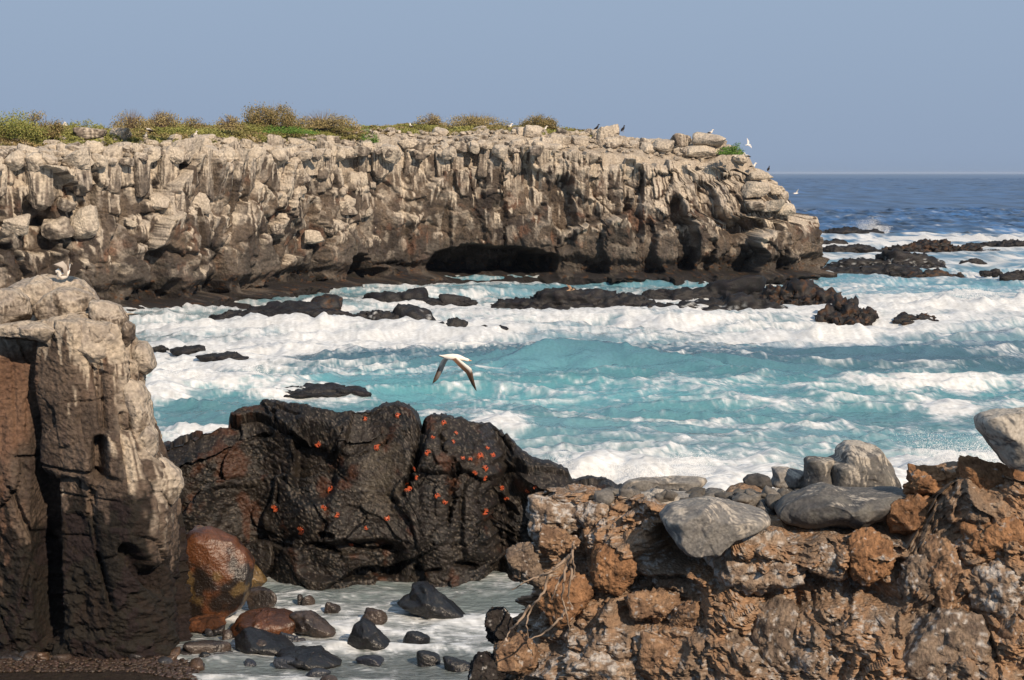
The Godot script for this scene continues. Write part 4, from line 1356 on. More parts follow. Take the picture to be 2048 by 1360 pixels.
func bank_boulders() -> void:
	# outline, depth, thickness, grey, white runs, seed, label, options
	for b in [[[[1236, 978], [1250, 962], [1284, 955], [1350, 956], [1418, 957], [1416, 968], [1396, 982], [1332, 988], [1242, 994]], 18.0, .14, .24, .34, 1, "long rounded log-shaped stone lying on the bank's left crest", {"cuts": 4}],
			[[[1213, 1012], [1247, 993], [1305, 985], [1385, 988], [1408, 997], [1370, 1012], [1332, 1020], [1289, 1028], [1230, 1030]], 16.9, .3, .27, .45, 2, "flat pitted slab in front of the log-shaped stone", {"rough": .05}],
			[[[1319, 1034], [1343, 1013], [1417, 999], [1454, 1005], [1537, 1026], [1540, 1046], [1470, 1070], [1433, 1102], [1374, 1105], [1350, 1082]], 15.7, .38, .26, .26, 3, "big angular grey boulder overhanging a dark hollow in the bank", {"cuts": 5, "power": 4.0}],
			[[[1396, 990], [1420, 978], [1445, 980], [1468, 995], [1450, 1010], [1400, 1008]], 17.3, .2, .17, .1, 4, "low grey stone between the log-shaped stone and the dark round stone", {}],
			[[[1486, 960], [1497, 951], [1518, 948], [1539, 954], [1544, 972], [1523, 984], [1495, 984]], 17.6, .16, .09, .05, 5, "small dark round stone left of the split grey stone", {}],
			[[[1544, 936], [1571, 935], [1610, 944], [1613, 982], [1576, 986], [1540, 970], [1548, 954]], 17.8, .2, .27, .3, 6, "light grey angled stone touching the upright split stone", {}],
			[[[1536, 988], [1545, 979], [1575, 979], [1586, 988], [1570, 1000], [1545, 999]], 17.3, .12, .28, .5, 7, "small pale flat stone under the light grey angled stone", {}],
			[[[1611, 920], [1619, 915], [1668, 918], [1668, 985], [1612, 992]], 17.4, .2, .16, .3, 8, "narrow upright grey stone against the big domed boulder", {"cuts": 2, "power": 5.0}],
			[[[1655, 922], [1676, 915], [1678, 898], [1693, 886], [1725, 885], [1757, 895], [1780, 925], [1796, 968], [1796, 990], [1704, 996], [1655, 990]], 17.5, .42, .17, .36, 9, "big domed grey boulder with a pale crown, right of centre", {"cuts": 3, "power": 3.4}],
			[[[1551, 1023], [1571, 999], [1651, 973], [1699, 985], [1778, 985], [1824, 977], [1818, 1003], [1778, 1030], [1725, 1048], [1667, 1058], [1598, 1050], [1560, 1040]], 16.2, .5, .165, .1, 10, "wide dark grey slab with chalky cracks below the domed boulder", {"cuts": 6}],
			[[[1780, 1000], [1800, 984], [1850, 980], [1885, 992], [1870, 1012], [1800, 1014]], 17.0, .25, .15, .1, 11, "grey stone between the wide slab and the orange block", {}],
			[[[1862, 946], [1890, 931], [1915, 926], [1950, 934], [1958, 946], [1910, 956]], 17.0, .25, .07, .05, 12, "flat black stone behind the orange block", {}],
			[[[1958, 842], [1968, 830], [2001, 822], [2070, 819], [2110, 872], [2062, 940], [2016, 934], [1985, 892], [1962, 862]], 15.3, .4, .2, .62, 13, "leaning white-streaked boulder cut by the right edge", {"cuts": 5}],
			[[[1190, 1008], [1210, 992], [1240, 990], [1250, 1008], [1225, 1024], [1195, 1022]], 17.2, .2, .10, .3, 14, "dark stone beside the pitted slab's left end", {}],
			[[[1500, 1020], [1520, 1000], [1550, 1003], [1560, 1030], [1530, 1046], [1505, 1040]], 16.8, .2, .13, .2, 15, "brown-grey stone between the angular boulder and the wide slab", {}],
			[[[1450, 1002], [1470, 986], [1495, 987], [1505, 1002], [1485, 1014], [1455, 1012]], 17.2, .18, .14, .1, 16, "small grey stone on the crest, below the dark round stone", {}]]:
		var o: Dictionary = {"rough": 0.022, "cuts": 6}
		o.merge(b[7], true)
		var made := traced(b[0], b[1], b[2], 500 + b[5], 5 if b[0].size() > 9 else 4, o)
		var s: Shape = made[0]
		var h := 0.01
		for p in s.v:
			h = maxf(h, p.y)
		var n := s.normals()
		s.c.resize(s.v.size())
		var grey: float = b[3]
		for k in s.v.size():
			var p: Vector3 = s.v[k]
			var q := p + Vector3(b[5] * 3.1, 0, 0)
			var run := 0.5 * noise_b.get_noise_2d((p.x - p.z) * 22.0 + b[5] * 9.0, p.y * 2.0) + 0.6 * noise_b.get_noise_3d(q.x * 3.4, q.y * 1.8, q.z * 3.4)
			var spot := noise_b.get_noise_3dv(q * 3.0)
			var fine := noise_b.get_noise_3dv(q * 15.0)
			var col := Color(grey * 1.06, grey, grey * 0.92).lerp(Color(grey * 0.5, grey * 0.5, grey * 0.52), clampf(0.4 + spot * 1.2 + fine * 0.5, 0.0, 1.0))
			var g := smoothstep(0.42, 0.62, b[4] + run * 0.7 + spot * 0.4 + (p.y / h) * (0.3 if b[5] == 9 else 0.16))
			s.c[k] = mixed(col, Color(0.58, 0.52, 0.44), g * 0.85)
		var m := part("bank_boulder", s.done(n), mats.grey_stone, self, made[1])
		tag(m, b[6], "boulder", "boulders on the earth bank")
	# rubble between the big ones
	var r := RandomNumberGenerator.new()
	r.seed = 9
	var kinds := []
	for k in 6:
		var s := rock(Vector3(0.07, 0.05, 0.06), 560 + k, 2, {"rough": 0.05, "boxy": 0.3, "cuts": 6})
		var g := 0.08 + 0.03 * k
		for q in s.v.size():
			s.c.append(Color(g * 1.1, g, g * 0.88) * (0.85 + 0.4 * noise_b.get_noise_3dv(s.v[q] * 30.0)))
		kinds.append(s.done())
	var rubble := thing("rubble")
	tag(rubble, "small broken stones strewn between the boulders on the bank's crest", "rubble", "", "stuff")
	for k in 150:
		var u := r.randf_range(1190, 1620)
		var p := at(u, r.randf_range(988, 1012), r.randf_range(16.7, 17.6))
		var o := part("stone", kinds[k % 6], mats.grey_stone, rubble, p)
		o.scale = Vector3.ONE * r.randf_range(0.5, 1.7)
		o.rotation = Vector3(r.randf_range(-0.5, 0.5), r.randf() * TAU, 0)

func bank_roots() -> void:
	var root := thing("dry_roots", at(1137, 1117, 16.1))
	tag(root, "dry twisted roots hanging out of the bank's left face", "roots")
	var r := RandomNumberGenerator.new()
	r.seed = 5
	for path in [[[1145, 1105], [1120, 1128], [1096, 1146], [1060, 1160], [1022, 1180]], [[1140, 1112], [1108, 1140], [1078, 1152], [1040, 1168]], [[1138, 1112], [1128, 1150], [1124, 1190], [1132, 1225], [1140, 1262]], [[1142, 1108], [1142, 1150], [1136, 1190], [1144, 1215]], [[1096, 1146], [1088, 1185], [1062, 1215], [1052, 1245], [1058, 1275]], [[1060, 1212], [1040, 1240], [1022, 1258], [1014, 1275]], [[1138, 1216], [1118, 1240], [1092, 1262], [1064, 1278]], [[1146, 1090], [1144, 1110], [1150, 1140], [1140, 1165]], [[1128, 1150], [1112, 1172], [1104, 1200]]]:
		var s := Shape.new()
		var pts := []
		var rad := []
		var n: int = path.size()
		for k in (n - 1) * 5 + 1:
			var q := mini(k / 5, n - 2)
			var t := k / 5.0 - q
			var a: Array = path[q]
			var b: Array = path[q + 1]
			var p := at(lerpf(a[0], b[0], t) + r.randf_range(-2, 2), lerpf(a[1], b[1], t) + r.randf_range(-2, 2), 15.45 + 0.05 * sin(k * 0.7))
			pts.append(p - root.position)
			rad.append(lerpf(0.017, 0.006, float(k) / ((n - 1) * 5)))
		tube(s, pts, rad, 6, [Color(0.27, 0.20, 0.15)])
		part("root", s.done(), mats.twig, root)

# ---------- rocks in the surf ----------
func build_sea_rocks() -> void:
	var sd := 600
	for r in SEA_ROCKS:
		sd += 1
		var foot := on_sea((r[0] + r[1]) * 0.5, r[3])
		var sc := -foot.z / FOCAL
		var w: float = (r[1] - r[0]) * 0.55 * sc
		var h: float = (r[3] - r[2]) * sc * (0.5 if r[3] > 670 and r[0] < 800 else 0.8)
		var dep: float = maxf(w * r[4], h * 0.9)
		var kind: int = r[6]
		var mid := foot + Vector3(0, 0, -dep * 0.8)
		var rr := RandomNumberGenerator.new()
		rr.seed = sd
		# lobes: offset along, offset in depth, half width, height, half depth, all over the whole
		var lobes: Array = [[], [[0, 0, 1, 1, 1]], [[-0.45, 0.1, 0.6, 0.7, 0.8], [0.1, -0.1, 0.5, 1.0, 0.9], [0.6, 0.15, 0.5, 0.6, 0.7], [0.0, 0.9, 0.7, 0.25, 0.5]], [[-0.3, 0, 0.8, 0.8, 1], [0.4, 0.1, 0.62, 1.0, 0.9], [0.1, 0.8, 0.9, 0.3, 0.6]], [[-0.45, 0.1, 0.65, 0.7, 0.9], [0.25, -0.1, 0.6, 1.0, 1], [0.6, 0.4, 0.5, 0.4, 0.6]], [[-0.6, 0.1, 0.5, 0.55, 0.8], [-0.1, -0.05, 0.6, 1.0, 1], [0.5, 0.1, 0.55, 0.75, 0.8], [-0.1, 0.8, 0.8, 0.3, 0.6]]][kind]
		var shape := Shape.new()
		for l in lobes:
			var big: float = l[2] * w
			var one := rock(Vector3(big, h * l[3] * (1.0 if kind == 2 or kind == 1 else 1.15), dep * l[4]), sd * 7 + shape.v.size() % 97, 5 if big > 5.0 else (4 if big > 2.0 else 3), {"power": 6.0 if kind != 3 else 9.0, "cuts": 12, "boxy": 0.5, "rough": 0.06, "grain": 4.0})
			var shift := Vector3(l[0] * w, -0.12 * h if kind != 3 else -0.2 * h, l[1] * dep)
			var first := shape.v.size()
			var nn := one.normals()
			for k in one.v.size():
				var p := one.v[k] + shift
				var q := p + mid
				var e := 0.30 * noise_b.get_noise_3dv(q * 0.9) + 0.14 * noise_b.get_noise_3dv(q * 2.8) - 0.10 * absf(noise_a.get_noise_3dv(q * 1.7))
				p += nn[k] * e * clampf(h, 0.5, 1.6) * (1.2 if kind == 2 else 0.55)
				shape.v.append(p)
				var a := noise_b.get_noise_3dv(q * 0.9)
				var col := Color(0.040, 0.037, 0.038).lerp(Color(0.016, 0.015, 0.016), clampf(0.5 + a * 1.6, 0.0, 1.0))
				var orange := noise_b.get_noise_3dv(q * 1.8 + Vector3(40, 0, 0))
				if kind == 2 or sd == 602:
					col = mixed(col, Color(0.20, 0.09, 0.03), smoothstep(0.3, 0.5, orange + 0.15) * 0.55)
				# water running off in thin white threads
				var thread := noise_b.get_noise_2d(q.x * 3.0, q.z * 0.6)
				if kind == 3:
					col = mixed(col, Color(0.66, 0.68, 0.69), smoothstep(0.46, 0.58, thread + 0.35 * a) * 0.85 * (1.0 if nn[k].z > 0.2 and p.y < h * 0.7 else 0.0))
				shape.c.append(col)
			for k in one.i:
				shape.i.append(k + first)
		var o := part("sea_rock", shape.done(), mats.black_rock, self, mid)
		tag(o, r[5], "rock", "dark rocks in the surf")

# ---------- the cove ----------
func build_cove() -> void:
	# left, right, top, foot, tone (0 black, 1 brown, 2 rust, 3 blue-grey, 4 ochre), roundness, tilt, label
	var sd := 700
	for b in [[366, 520, 1050, 1240, 2, 4.2, -0.12, "big rust-red boulder leaning at the foot of the near cliff"],
			[478, 536, 1112, 1186, 4, 7.0, -0.35, "ochre wedge of stone stuck to the rust-red boulder's right side"],
			[494, 552, 1176, 1218, 1, 6.0, 0.1, "brown round stone at the foot of the rust-red boulder"],
			[440, 600, 1222, 1270, 2, 12.0, 0.08, "long rust-brown block lying in front of the rust-red boulder"],
			[584, 676, 1222, 1272, 1, 12.0, -0.2, "brown wedge-shaped rock at the right end of the long block"],
			[466, 600, 1256, 1308, 0, 7.0, -0.28, "long black boulder sloping down to the right in the cove"],
			[364, 412, 1282, 1311, 0, 8.0, 0.1, "black blunt stone touching a brown cobble near the cliff foot"],
			[400, 460, 1282, 1311, 1, 6.0, 0.0, "brown speckled cobble right of the blunt black stone"],
			[472, 552, 1282, 1314, 1, 5.0, 0.0, "rounded grey-brown boulder below the sloping black boulder"],
			[546, 690, 1298, 1332, 0, 12.0, -0.15, "flat jagged black rock pointing right in the cove foam"],
			[546, 596, 1317, 1340, 3, 5.0, 0.0, "blue-grey cobble under the jagged black rock"],
			[694, 790, 1236, 1296, 0, 7.0, -0.35, "black fin-shaped rock standing alone in the cove foam"],
			[726, 772, 1219, 1248, 1, 12.0, -0.2, "small brown block behind the fin-shaped rock"],
			[792, 936, 1164, 1236, 0, 12.0, -0.42, "long black slab tilted into the water below the dark rock"],
			[806, 860, 1264, 1288, 0, 6.0, -0.1, "small black stone awash right of the fin-shaped rock"],
			[828, 884, 1303, 1334, 0, 5.0, -0.2, "smooth black stone left of the bank's foot"],
			[890, 958, 1316, 1348, 0, 5.0, -0.15, "smooth black stone touching the bank's foot"],
			[608, 658, 1340, 1362, 3, 5.0, 0.0, "dark blue-grey stone at the bottom edge, right of the cobbles"],
			[710, 764, 1313, 1330, 3, 6.0, 0.0, "thin grey stone awash below the fin-shaped rock"],
			[442, 468, 1262, 1281, 1, 5.0, 0.0, "small round brown cobble above the grey-brown boulder"],
			[396, 426, 1306, 1324, 0, 5.0, 0.0, "small black cobble below the brown speckled cobble"],
			[486, 514, 1322, 1336, 3, 5.0, 0.0, "little grey cobble in thin foam left of the blue-grey one"],
			[594, 606, 1190, 1210, 1, 5.0, 0.0, "upright small pebble far back in the cove"],
			[602, 626, 1193, 1213, 1, 5.0, 0.0, "round pebble far back in the cove"],
			[648, 678, 1205, 1226, 1, 10.0, 0.0, "small square grey stone far back in the cove"],
			[584, 620, 1247, 1269, 0, 6.0, 0.0, "dark round stone in front of the brown wedge"],
			[556, 594, 1268, 1288, 3, 9.0, -0.2, "small grey stone beside the long sloping boulder"],
			[356, 452, 1236, 1258, 2, 12.0, 0.05, "orange-brown flat stone against the near cliff's foot"],
			[636, 676, 1352, 1372, 1, 5.0, 0.0, "brown stone cut by the bottom edge"]]:
		sd += 1
		if COVE_OUTLINES.has(sd):
			cove_traced(b, sd)
			continue
		var foot := on_sea((b[0] + b[1]) * 0.5, b[3] - 3, 0.0)
		var sc := -foot.z / FOCAL
		var w: float = (b[1] - b[0]) * 0.5 * sc
		var h: float = (b[3] - b[2]) * sc
		var tilted := absf(b[6]) > 0.3
		var s := rock(Vector3(w * 1.04, h * (0.62 if tilted else 0.72), maxf(w * 0.7, h * 0.5)), sd, 4, {"power": b[5], "cuts": 7, "boxy": 0.45, "rough": 0.03 if b[5] < 9.0 else 0.05, "grain": 2.5})
		var turn := Basis(Vector3.BACK, b[6])
		for k in s.v.size():
			s.v[k] = turn * s.v[k]
		var lo := 1e9
		var hi := -1e9
		for p in s.v:
			lo = minf(lo, p.y)
			hi = maxf(hi, p.y)
		cove_colours(s, b, sd)
		var o := part("cove_stone", s.done(), mats.near_rock if b[4] == 2 or b[4] == 4 else mats.wet_stone, self, Vector3(foot.x, h * 0.97 - hi, foot.z - w * 0.3))
		tag(o, b[7], "boulder" if w > 0.6 else "stone", "stones in the cove")
	# shingle beach at the cliff's foot
	var v := PackedVector3Array()
	var c := PackedColorArray()
	for j in 60:
		for i in 120:
			var x := -14.0 + i * 0.07
			var z := -33.0 + j * 0.09
			var y := lines([[-33, -0.3], [-31.6, -0.02], [-30.4, 0.16], [-28, 0.45]], z) - lines([[-14, 0.0], [-7.3, 0.0], [-6.4, 0.16], [-5.6, 0.5]], x)
			v.append(Vector3(x, y + 0.03 * noise_b.get_noise_2d(x * 2, z * 2), z))
			c.append(Color(0.05, 0.038, 0.03) * (1.0 + 0.6 * noise_b.get_noise_2d(x * 7, z * 7)))
	var s2 := grid(120, 60, v, c)
	var tmp := PackedInt32Array()
	for k in range(0, s2.i.size(), 3):
		tmp.append_array(PackedInt32Array([s2.i[k], s2.i[k + 2], s2.i[k + 1]]))
	s2.i = tmp
	tag(part("shingle_beach", s2.done(), mats.earth, self), "dark wet shingle at the foot of the near cliff", "", "", "structure")
	var r := RandomNumberGenerator.new()
	r.seed = 31
	var kinds := []
	for k in 8:
		var s := rock(Vector3(0.1, 0.065, 0.085), 760 + k, 2, {"power": 5.0, "rough": 0.02, "boxy": 0.3})
		var base: Color = [Color(0.05, 0.042, 0.04), Color(0.12, 0.085, 0.065), Color(0.075, 0.072, 0.078), Color(0.16, 0.10, 0.065)][k % 4]
		for q in s.v.size():
			s.c.append(base * (0.8 + 0.5 * noise_b.get_noise_3dv(s.v[q] * 20.0)))
		kinds.append(s.done())
	for k in 64:
		var x := r.randf_range(-10.6, -5.9)
		var z := r.randf_range(-31.4, -30.1) if k < 40 else r.randf_range(-33.0, -31.0)
		if k >= 40:
			x = r.randf_range(-7.0, -4.4)
		var y := lines([[-33, -0.3], [-31.6, -0.02], [-30.4, 0.16], [-28, 0.45]], z) - lines([[-14, 0.0], [-7.3, 0.0], [-6.4, 0.16], [-5.6, 0.5]], x)
		var o := part("cobble", kinds[r.randi() % 8], mats.wet_stone, self, Vector3(x, maxf(y, -0.03) + 0.03, z))
		o.scale = Vector3.ONE * r.randf_range(0.6, 1.9)
		o.rotation = Vector3(r.randf_range(-0.2, 0.2), r.randf() * TAU, r.randf_range(-0.2, 0.2))
		tag(o, "small wet cobble on the dark shingle at the near cliff's foot" if k < 40 else "small wet cobble in the foam's edge right of the near cliff's foot", "cobble", "cobbles on the shingle" if k < 40 else "cobbles at the foam's edge")
	var mm := MultiMesh.new()
	mm.transform_format = MultiMesh.TRANSFORM_3D
	mm.mesh = kinds[1]
	mm.use_colors = true
	mm.instance_count = 3800
	for k in 3800:
		var x := r.randf_range(-12.5, -5.8)
		var z := r.randf_range(-31.8, -29.0)
		var y := lines([[-33, -0.3], [-31.6, -0.02], [-30.4, 0.16], [-28, 0.45]], z) - lines([[-14, 0.0], [-7.3, 0.0], [-6.4, 0.16], [-5.6, 0.5]], x)
		var sc := r.randf_range(0.2, 0.55)
		mm.set_instance_transform(k, Transform3D(Basis(Vector3.UP, r.randf() * TAU).scaled(Vector3.ONE * sc), Vector3(x, y + 0.015, z)))
		var g := r.randf_range(0.4, 1.3)
		mm.set_instance_color(k, Color(g, g * r.randf_range(0.85, 1.0), g * r.randf_range(0.75, 1.0)))
	var mi := MultiMeshInstance3D.new()
	mi.name = "pebbles"
	mi.multimesh = mm
	mi.material_override = mats.wet_stone
	add_child(mi)
	tag(mi, "countless wet pebbles on the dark shingle", "pebbles", "", "stuff")

const COVE_OUTLINES := {
	701: [[362, 1073], [386, 1052], [427, 1056], [468, 1076], [492, 1102], [506, 1127], [498, 1179], [480, 1215], [430, 1244], [386, 1244], [366, 1204], [358, 1114]],
	702: [[502, 1122], [519, 1137], [534, 1158], [505, 1184], [484, 1182], [482, 1150]],
	704: [[452, 1268], [476, 1230], [520, 1224], [569, 1225], [598, 1237], [580, 1272], [494, 1276]],
	705: [[576, 1225], [617, 1221], [651, 1242], [674, 1264], [630, 1278], [584, 1262]],
	706: [[466, 1275], [487, 1257], [511, 1263], [569, 1280], [600, 1305], [555, 1314], [504, 1298], [472, 1292]],
	710: [[546, 1306], [580, 1300], [634, 1300], [660, 1314], [690, 1328], [620, 1336], [560, 1324]],
	712: [[693, 1282], [707, 1247], [724, 1236], [740, 1242], [764, 1268], [790, 1294], [760, 1302], [700, 1300]],
	714: [[790, 1206], [817, 1190], [822, 1168], [848, 1165], [897, 1202], [938, 1238], [904, 1242], [850, 1226]],
}

func cove_colours(s: Shape, b: Array, sd: int) -> void:
	s.c.resize(s.v.size())
	for k in s.v.size():
		var q := s.v[k] + Vector3(sd, 0, 0)
		var a := noise_b.get_noise_3dv(q * 1.3)
		var f := noise_b.get_noise_3dv(q * 8.0)
		var base: Color = [Color(0.022, 0.021, 0.022), Color(0.085, 0.062, 0.048), Color(0.16, 0.062, 0.026), Color(0.055, 0.060, 0.072), Color(0.30, 0.19, 0.07)][b[4]]
		var col := base.lerp(base * Color(0.45, 0.45, 0.5), clampf(0.4 + a * 1.8 + f * 0.6, 0.0, 1.0))
		if sd == 701:
			col = mixed(col, Color(0.03, 0.022, 0.018), smoothstep(-0.1, 0.3, a + 0.45 - 0.8 * absf(s.v[k].y + 0.25)))  # shadow across the boulder's middle, painted as a dark band
			col = mixed(col, Color(0.26, 0.17, 0.07), smoothstep(0.25, 0.4, noise_b.get_noise_3dv(q * 0.9 + Vector3(0, 5, 0))) * 0.6)
		s.c[k] = col

func cove_traced(b: Array, sd: int) -> void:
	var foot := on_sea((b[0] + b[1]) * 0.5, b[3] - 3, 0.0)
	var w: float = (b[1] - b[0]) * 0.5 * -foot.z / FOCAL
	var made := traced(COVE_OUTLINES[sd], -foot.z, w * 0.8, sd, 4, {"cuts": 7, "rough": 0.025 if b[5] < 9.0 else 0.05, "power": 2.6})
	cove_colours(made[0], b, sd)
	var o := part("cove_stone", made[0].done(), mats.wet_stone, self, made[1] + Vector3(0, -0.06, -w * 0.2))
	tag(o, b[7], "boulder" if w > 0.6 else "stone", "stones in the cove")

# ---------- plants on the headland ----------
func leaf_cloud(s: Shape, r: RandomNumberGenerator, size: Vector3, count: int, leaf: float, a: Color, b: Color) -> void:
	# leaf-sized faces through a lumpy dome; clumps leave gaps
	var clumps := []
	for k in 40:
		var d := Vector3(r.randfn(), absf(r.randfn()) * 0.9, r.randfn()).normalized()
		clumps.append(d * size * pow(r.randf(), 0.4) * Vector3(0.9, r.randf_range(0.6, 0.92), 0.9))
	for k in count:
		var c: Vector3 = clumps[r.randi() % clumps.size()]
		var p := c + Vector3(r.randfn(), r.randfn() * 0.8, r.randfn()) * size * 0.13
		if p.y < 0.02:
			p.y = r.randf() * 0.2
		var t := Vector3(r.randfn(), r.randfn() + 0.4, r.randfn()).normalized() * leaf * r.randf_range(0.7, 1.4)
		var w := t.cross(Vector3(r.randfn(), r.randfn(), r.randfn())).normalized() * leaf * 0.42
		var m := s.v.size()
		var col := a.lerp(b, r.randf()) * r.randf_range(0.75, 1.2)
		for q in [p - t * 0.5, p + w, p + t * 0.6, p - w]:
			s.v.append(q)
			s.c.append(col)
		s.i.append_array(PackedInt32Array([m, m + 1, m + 2, m, m + 2, m + 3]))

func twigs(s: Shape, r: RandomNumberGenerator, size: Vector3, count: int, thick: float, col: Color) -> void:
	for k in count:
		var d := Vector3(r.randfn() * 0.9, absf(r.randfn()) + 0.55, r.randfn() * 0.9).normalized()
		var e := d * size * r.randf_range(0.85, 1.12)
		var mid := e * 0.5 + Vector3(r.randfn(), r.randfn(), r.randfn()) * 0.08
		tube(s, [Vector3(r.randfn(), 0, r.randfn()) * 0.12, mid, e], [thick, thick * 0.7, thick * 0.25], 3, [col * r.randf_range(0.7, 1.3)])

func build_plants() -> void:
	var r := RandomNumberGenerator.new()
	r.seed = 21
	var green := [Color(0.15, 0.18, 0.045), Color(0.26, 0.24, 0.085)]
	var bright := [Color(0.075, 0.16, 0.03), Color(0.12, 0.19, 0.045)]
	var olive := [Color(0.15, 0.135, 0.055), Color(0.25, 0.18, 0.09)]
	var dry := [Color(0.22, 0.18, 0.08), Color(0.31, 0.245, 0.125)]
	# column, foot, width, height, leaf colours, leaves, twigs, label
	for b in [[12, 274, 150, 56, green, 5000, 40, "tall yellow-green bush at the left edge of the headland"],
			[88, 272, 96, 46, olive, 4200, 60, "olive bush right of the one at the left edge"],
			[165, 264, 96, 28, green, 1800, 20, "low green bush between the left bushes and the dry twig bushes"],
			[262, 252, 64, 38, dry, 500, 260, "dry brown twig bush, left of a pair"],
			[324, 250, 64, 36, dry, 500, 260, "dry brown twig bush, right of a pair"],
			[332, 266, 100, 34, green, 2200, 30, "yellow-green bush in front of the pair of dry bushes"],
			[384, 258, 80, 26, olive, 1200, 100, "low olive bush left of the small dry bush"],
			[458, 250, 44, 26, dry, 350, 200, "small dry bush left of the round tree-like bush"],
			[540, 252, 112, 50, olive, 6500, 60, "big round olive bush, the tallest on the headland"],
			[644, 254, 110, 38, dry, 1800, 380, "wide reddish twig bush right of the tall round bush"],
			[560, 264, 130, 16, bright, 2000, 0, "low bright green mat in front of the tall round bush"],
			[864, 246, 52, 24, dry, 450, 220, "small dry bush left of centre on the headland"],
			[950, 254, 104, 34, dry, 2200, 300, "wide dry bush with yellow-green foot near the middle"],
			[1078, 256, 76, 32, olive, 4200, 40, "round olive-brown bush at the right end of the greenery"],
			[736, 302, 44, 50, bright, 1500, 0, "bright green bush hanging over the cliff rim"],
			[1134, 266, 42, 16, green, 600, 10, "little yellow-green bush right of the round olive-brown one"],
			[1462, 306, 48, 22, bright, 1400, 0, "dark green cushion bush on the point of the headland"]]:
		var foot := ground_seen(b[0], b[1])
		if b[0] == 736:
			foot = at(736, 300, 136.0)
		var sc := -foot.z / FOCAL
		var dome: bool = b[4] == dry
		var size := Vector3(b[2] * (0.7 if dome else 0.56), b[3] * (0.98 if dome else 1.12), b[2] * 0.5) * sc
		var o := thing("bush", foot - Vector3(0, 0.15, 0))
		tag(o, b[7], "bush", "bushes on the headland")
		var s := Shape.new()
		leaf_cloud(s, r, size, int(b[5] * (3.2 if dome else 1.7)), 0.10, b[4][0] * 1.2, b[4][1] * 1.2)
		part("foliage", s.done(), mats.leaf, o)
		if b[6]:
			var t := Shape.new()
			twigs(t, r, size * Vector3(0.85, 0.98, 0.85), int(b[6] * 0.4), 0.018, Color(0.22, 0.16, 0.11))
			part("branches", t.done(), mats.twig, o)
	# low scrub that covers the ground behind the stones
	var tuft := []
	for k in 4:
		var s := Shape.new()
		leaf_cloud(s, r, Vector3(0.55, 0.36, 0.5), 150, 0.085, Color(0.7, 0.7, 0.7), Color(1.1, 1.1, 1.1))
		tuft.append(s.done())
	for kind in 4:
		var mm := MultiMesh.new()
		mm.transform_format = MultiMesh.TRANSFORM_3D
		mm.mesh = tuft[kind]
		mm.use_colors = true
		var where := []
		for k in 1900:
			var x := r.randf_range(-56.0, 8.5)
			var z := cliff_z(x) - r.randf_range(4.5, 24.0)
			var edge := (9.0 if x > -10.0 else 7.0) + 3.5 * noise_b.get_noise_2d(x * 0.3, z * 0.3)
			if cliff_z(x) - z > edge - 0.5:
				where.append(Vector3(x, land_height(x, z) - 0.15, z))
		mm.instance_count = where.size()
		for k in where.size():
			var p: Vector3 = where[k]
			mm.set_instance_transform(k, Transform3D(Basis(Vector3.UP, r.randf() * TAU).scaled(Vector3.ONE * r.randf_range(0.8, 1.7)), p))
			var t := noise_b.get_noise_2d(p.x * 0.12, p.z * 0.2)
			var col: Color = Color(0.28, 0.28, 0.09).lerp(Color(0.30, 0.23, 0.115), clampf(0.15 + t * 1.8, 0.0, 1.0))
			mm.set_instance_color(k, col * r.randf_range(0.8, 1.2))
		var mi := MultiMeshInstance3D.new()
		mi.name = numbered("low_scrub")
		mi.multimesh = mm
		mi.material_override = mats.leaf
		add_child(mi)
		tag(mi, "low olive and yellow-green scrub covering the top of the headland", "scrub", "", "stuff")

# ---------- birds ----------
func wing(s: Shape, lead: Array, trail: Array, cols: Array, thick: float) -> void:
	# a thin cambered wing between its leading and trailing edges, with fingered feathers towards the tip
	var n := lead.size()
	var across := 7
	var first := s.v.size()
	for side in 2:
		for k in n:
			for q in across:
				var t := float(q) / (across - 1)
				var p: Vector3 = lead[k].lerp(trail[k], t)
				var span: Vector3 = lead[mini(k + 1, n - 1)] - lead[maxi(k - 1, 0)]
				var nrm: Vector3 = (trail[k] - lead[k]).cross(span).normalized() if k < n - 1 else Vector3.ZERO
				p += nrm * (sin(PI * sqrt(t)) * thick * (1.0 if side == 0 else 0.25) - thick * 0.35 * side * sin(PI * t))
				s.v.append(p)
				var c: Array = cols[k]
				s.c.append((c[0] as Color).lerp(c[1], smoothstep(0.25, 0.5, t)))
	for side in 2:
		for k in n - 1:
			for q in across - 1:
				var a := first + side * n * across + k * across + q
				var f := [a, a + 1, a + across, a + 1, a + across + 1, a + across]
				if side == 1:
					f.reverse()
				s.i.append_array(PackedInt32Array(f))

func px(list: Array, depth: float, base: Vector3) -> Array:
	var out := []
	for p in list:
		out.append(at(p[0], p[1], depth + p[2]) - base)
	return out

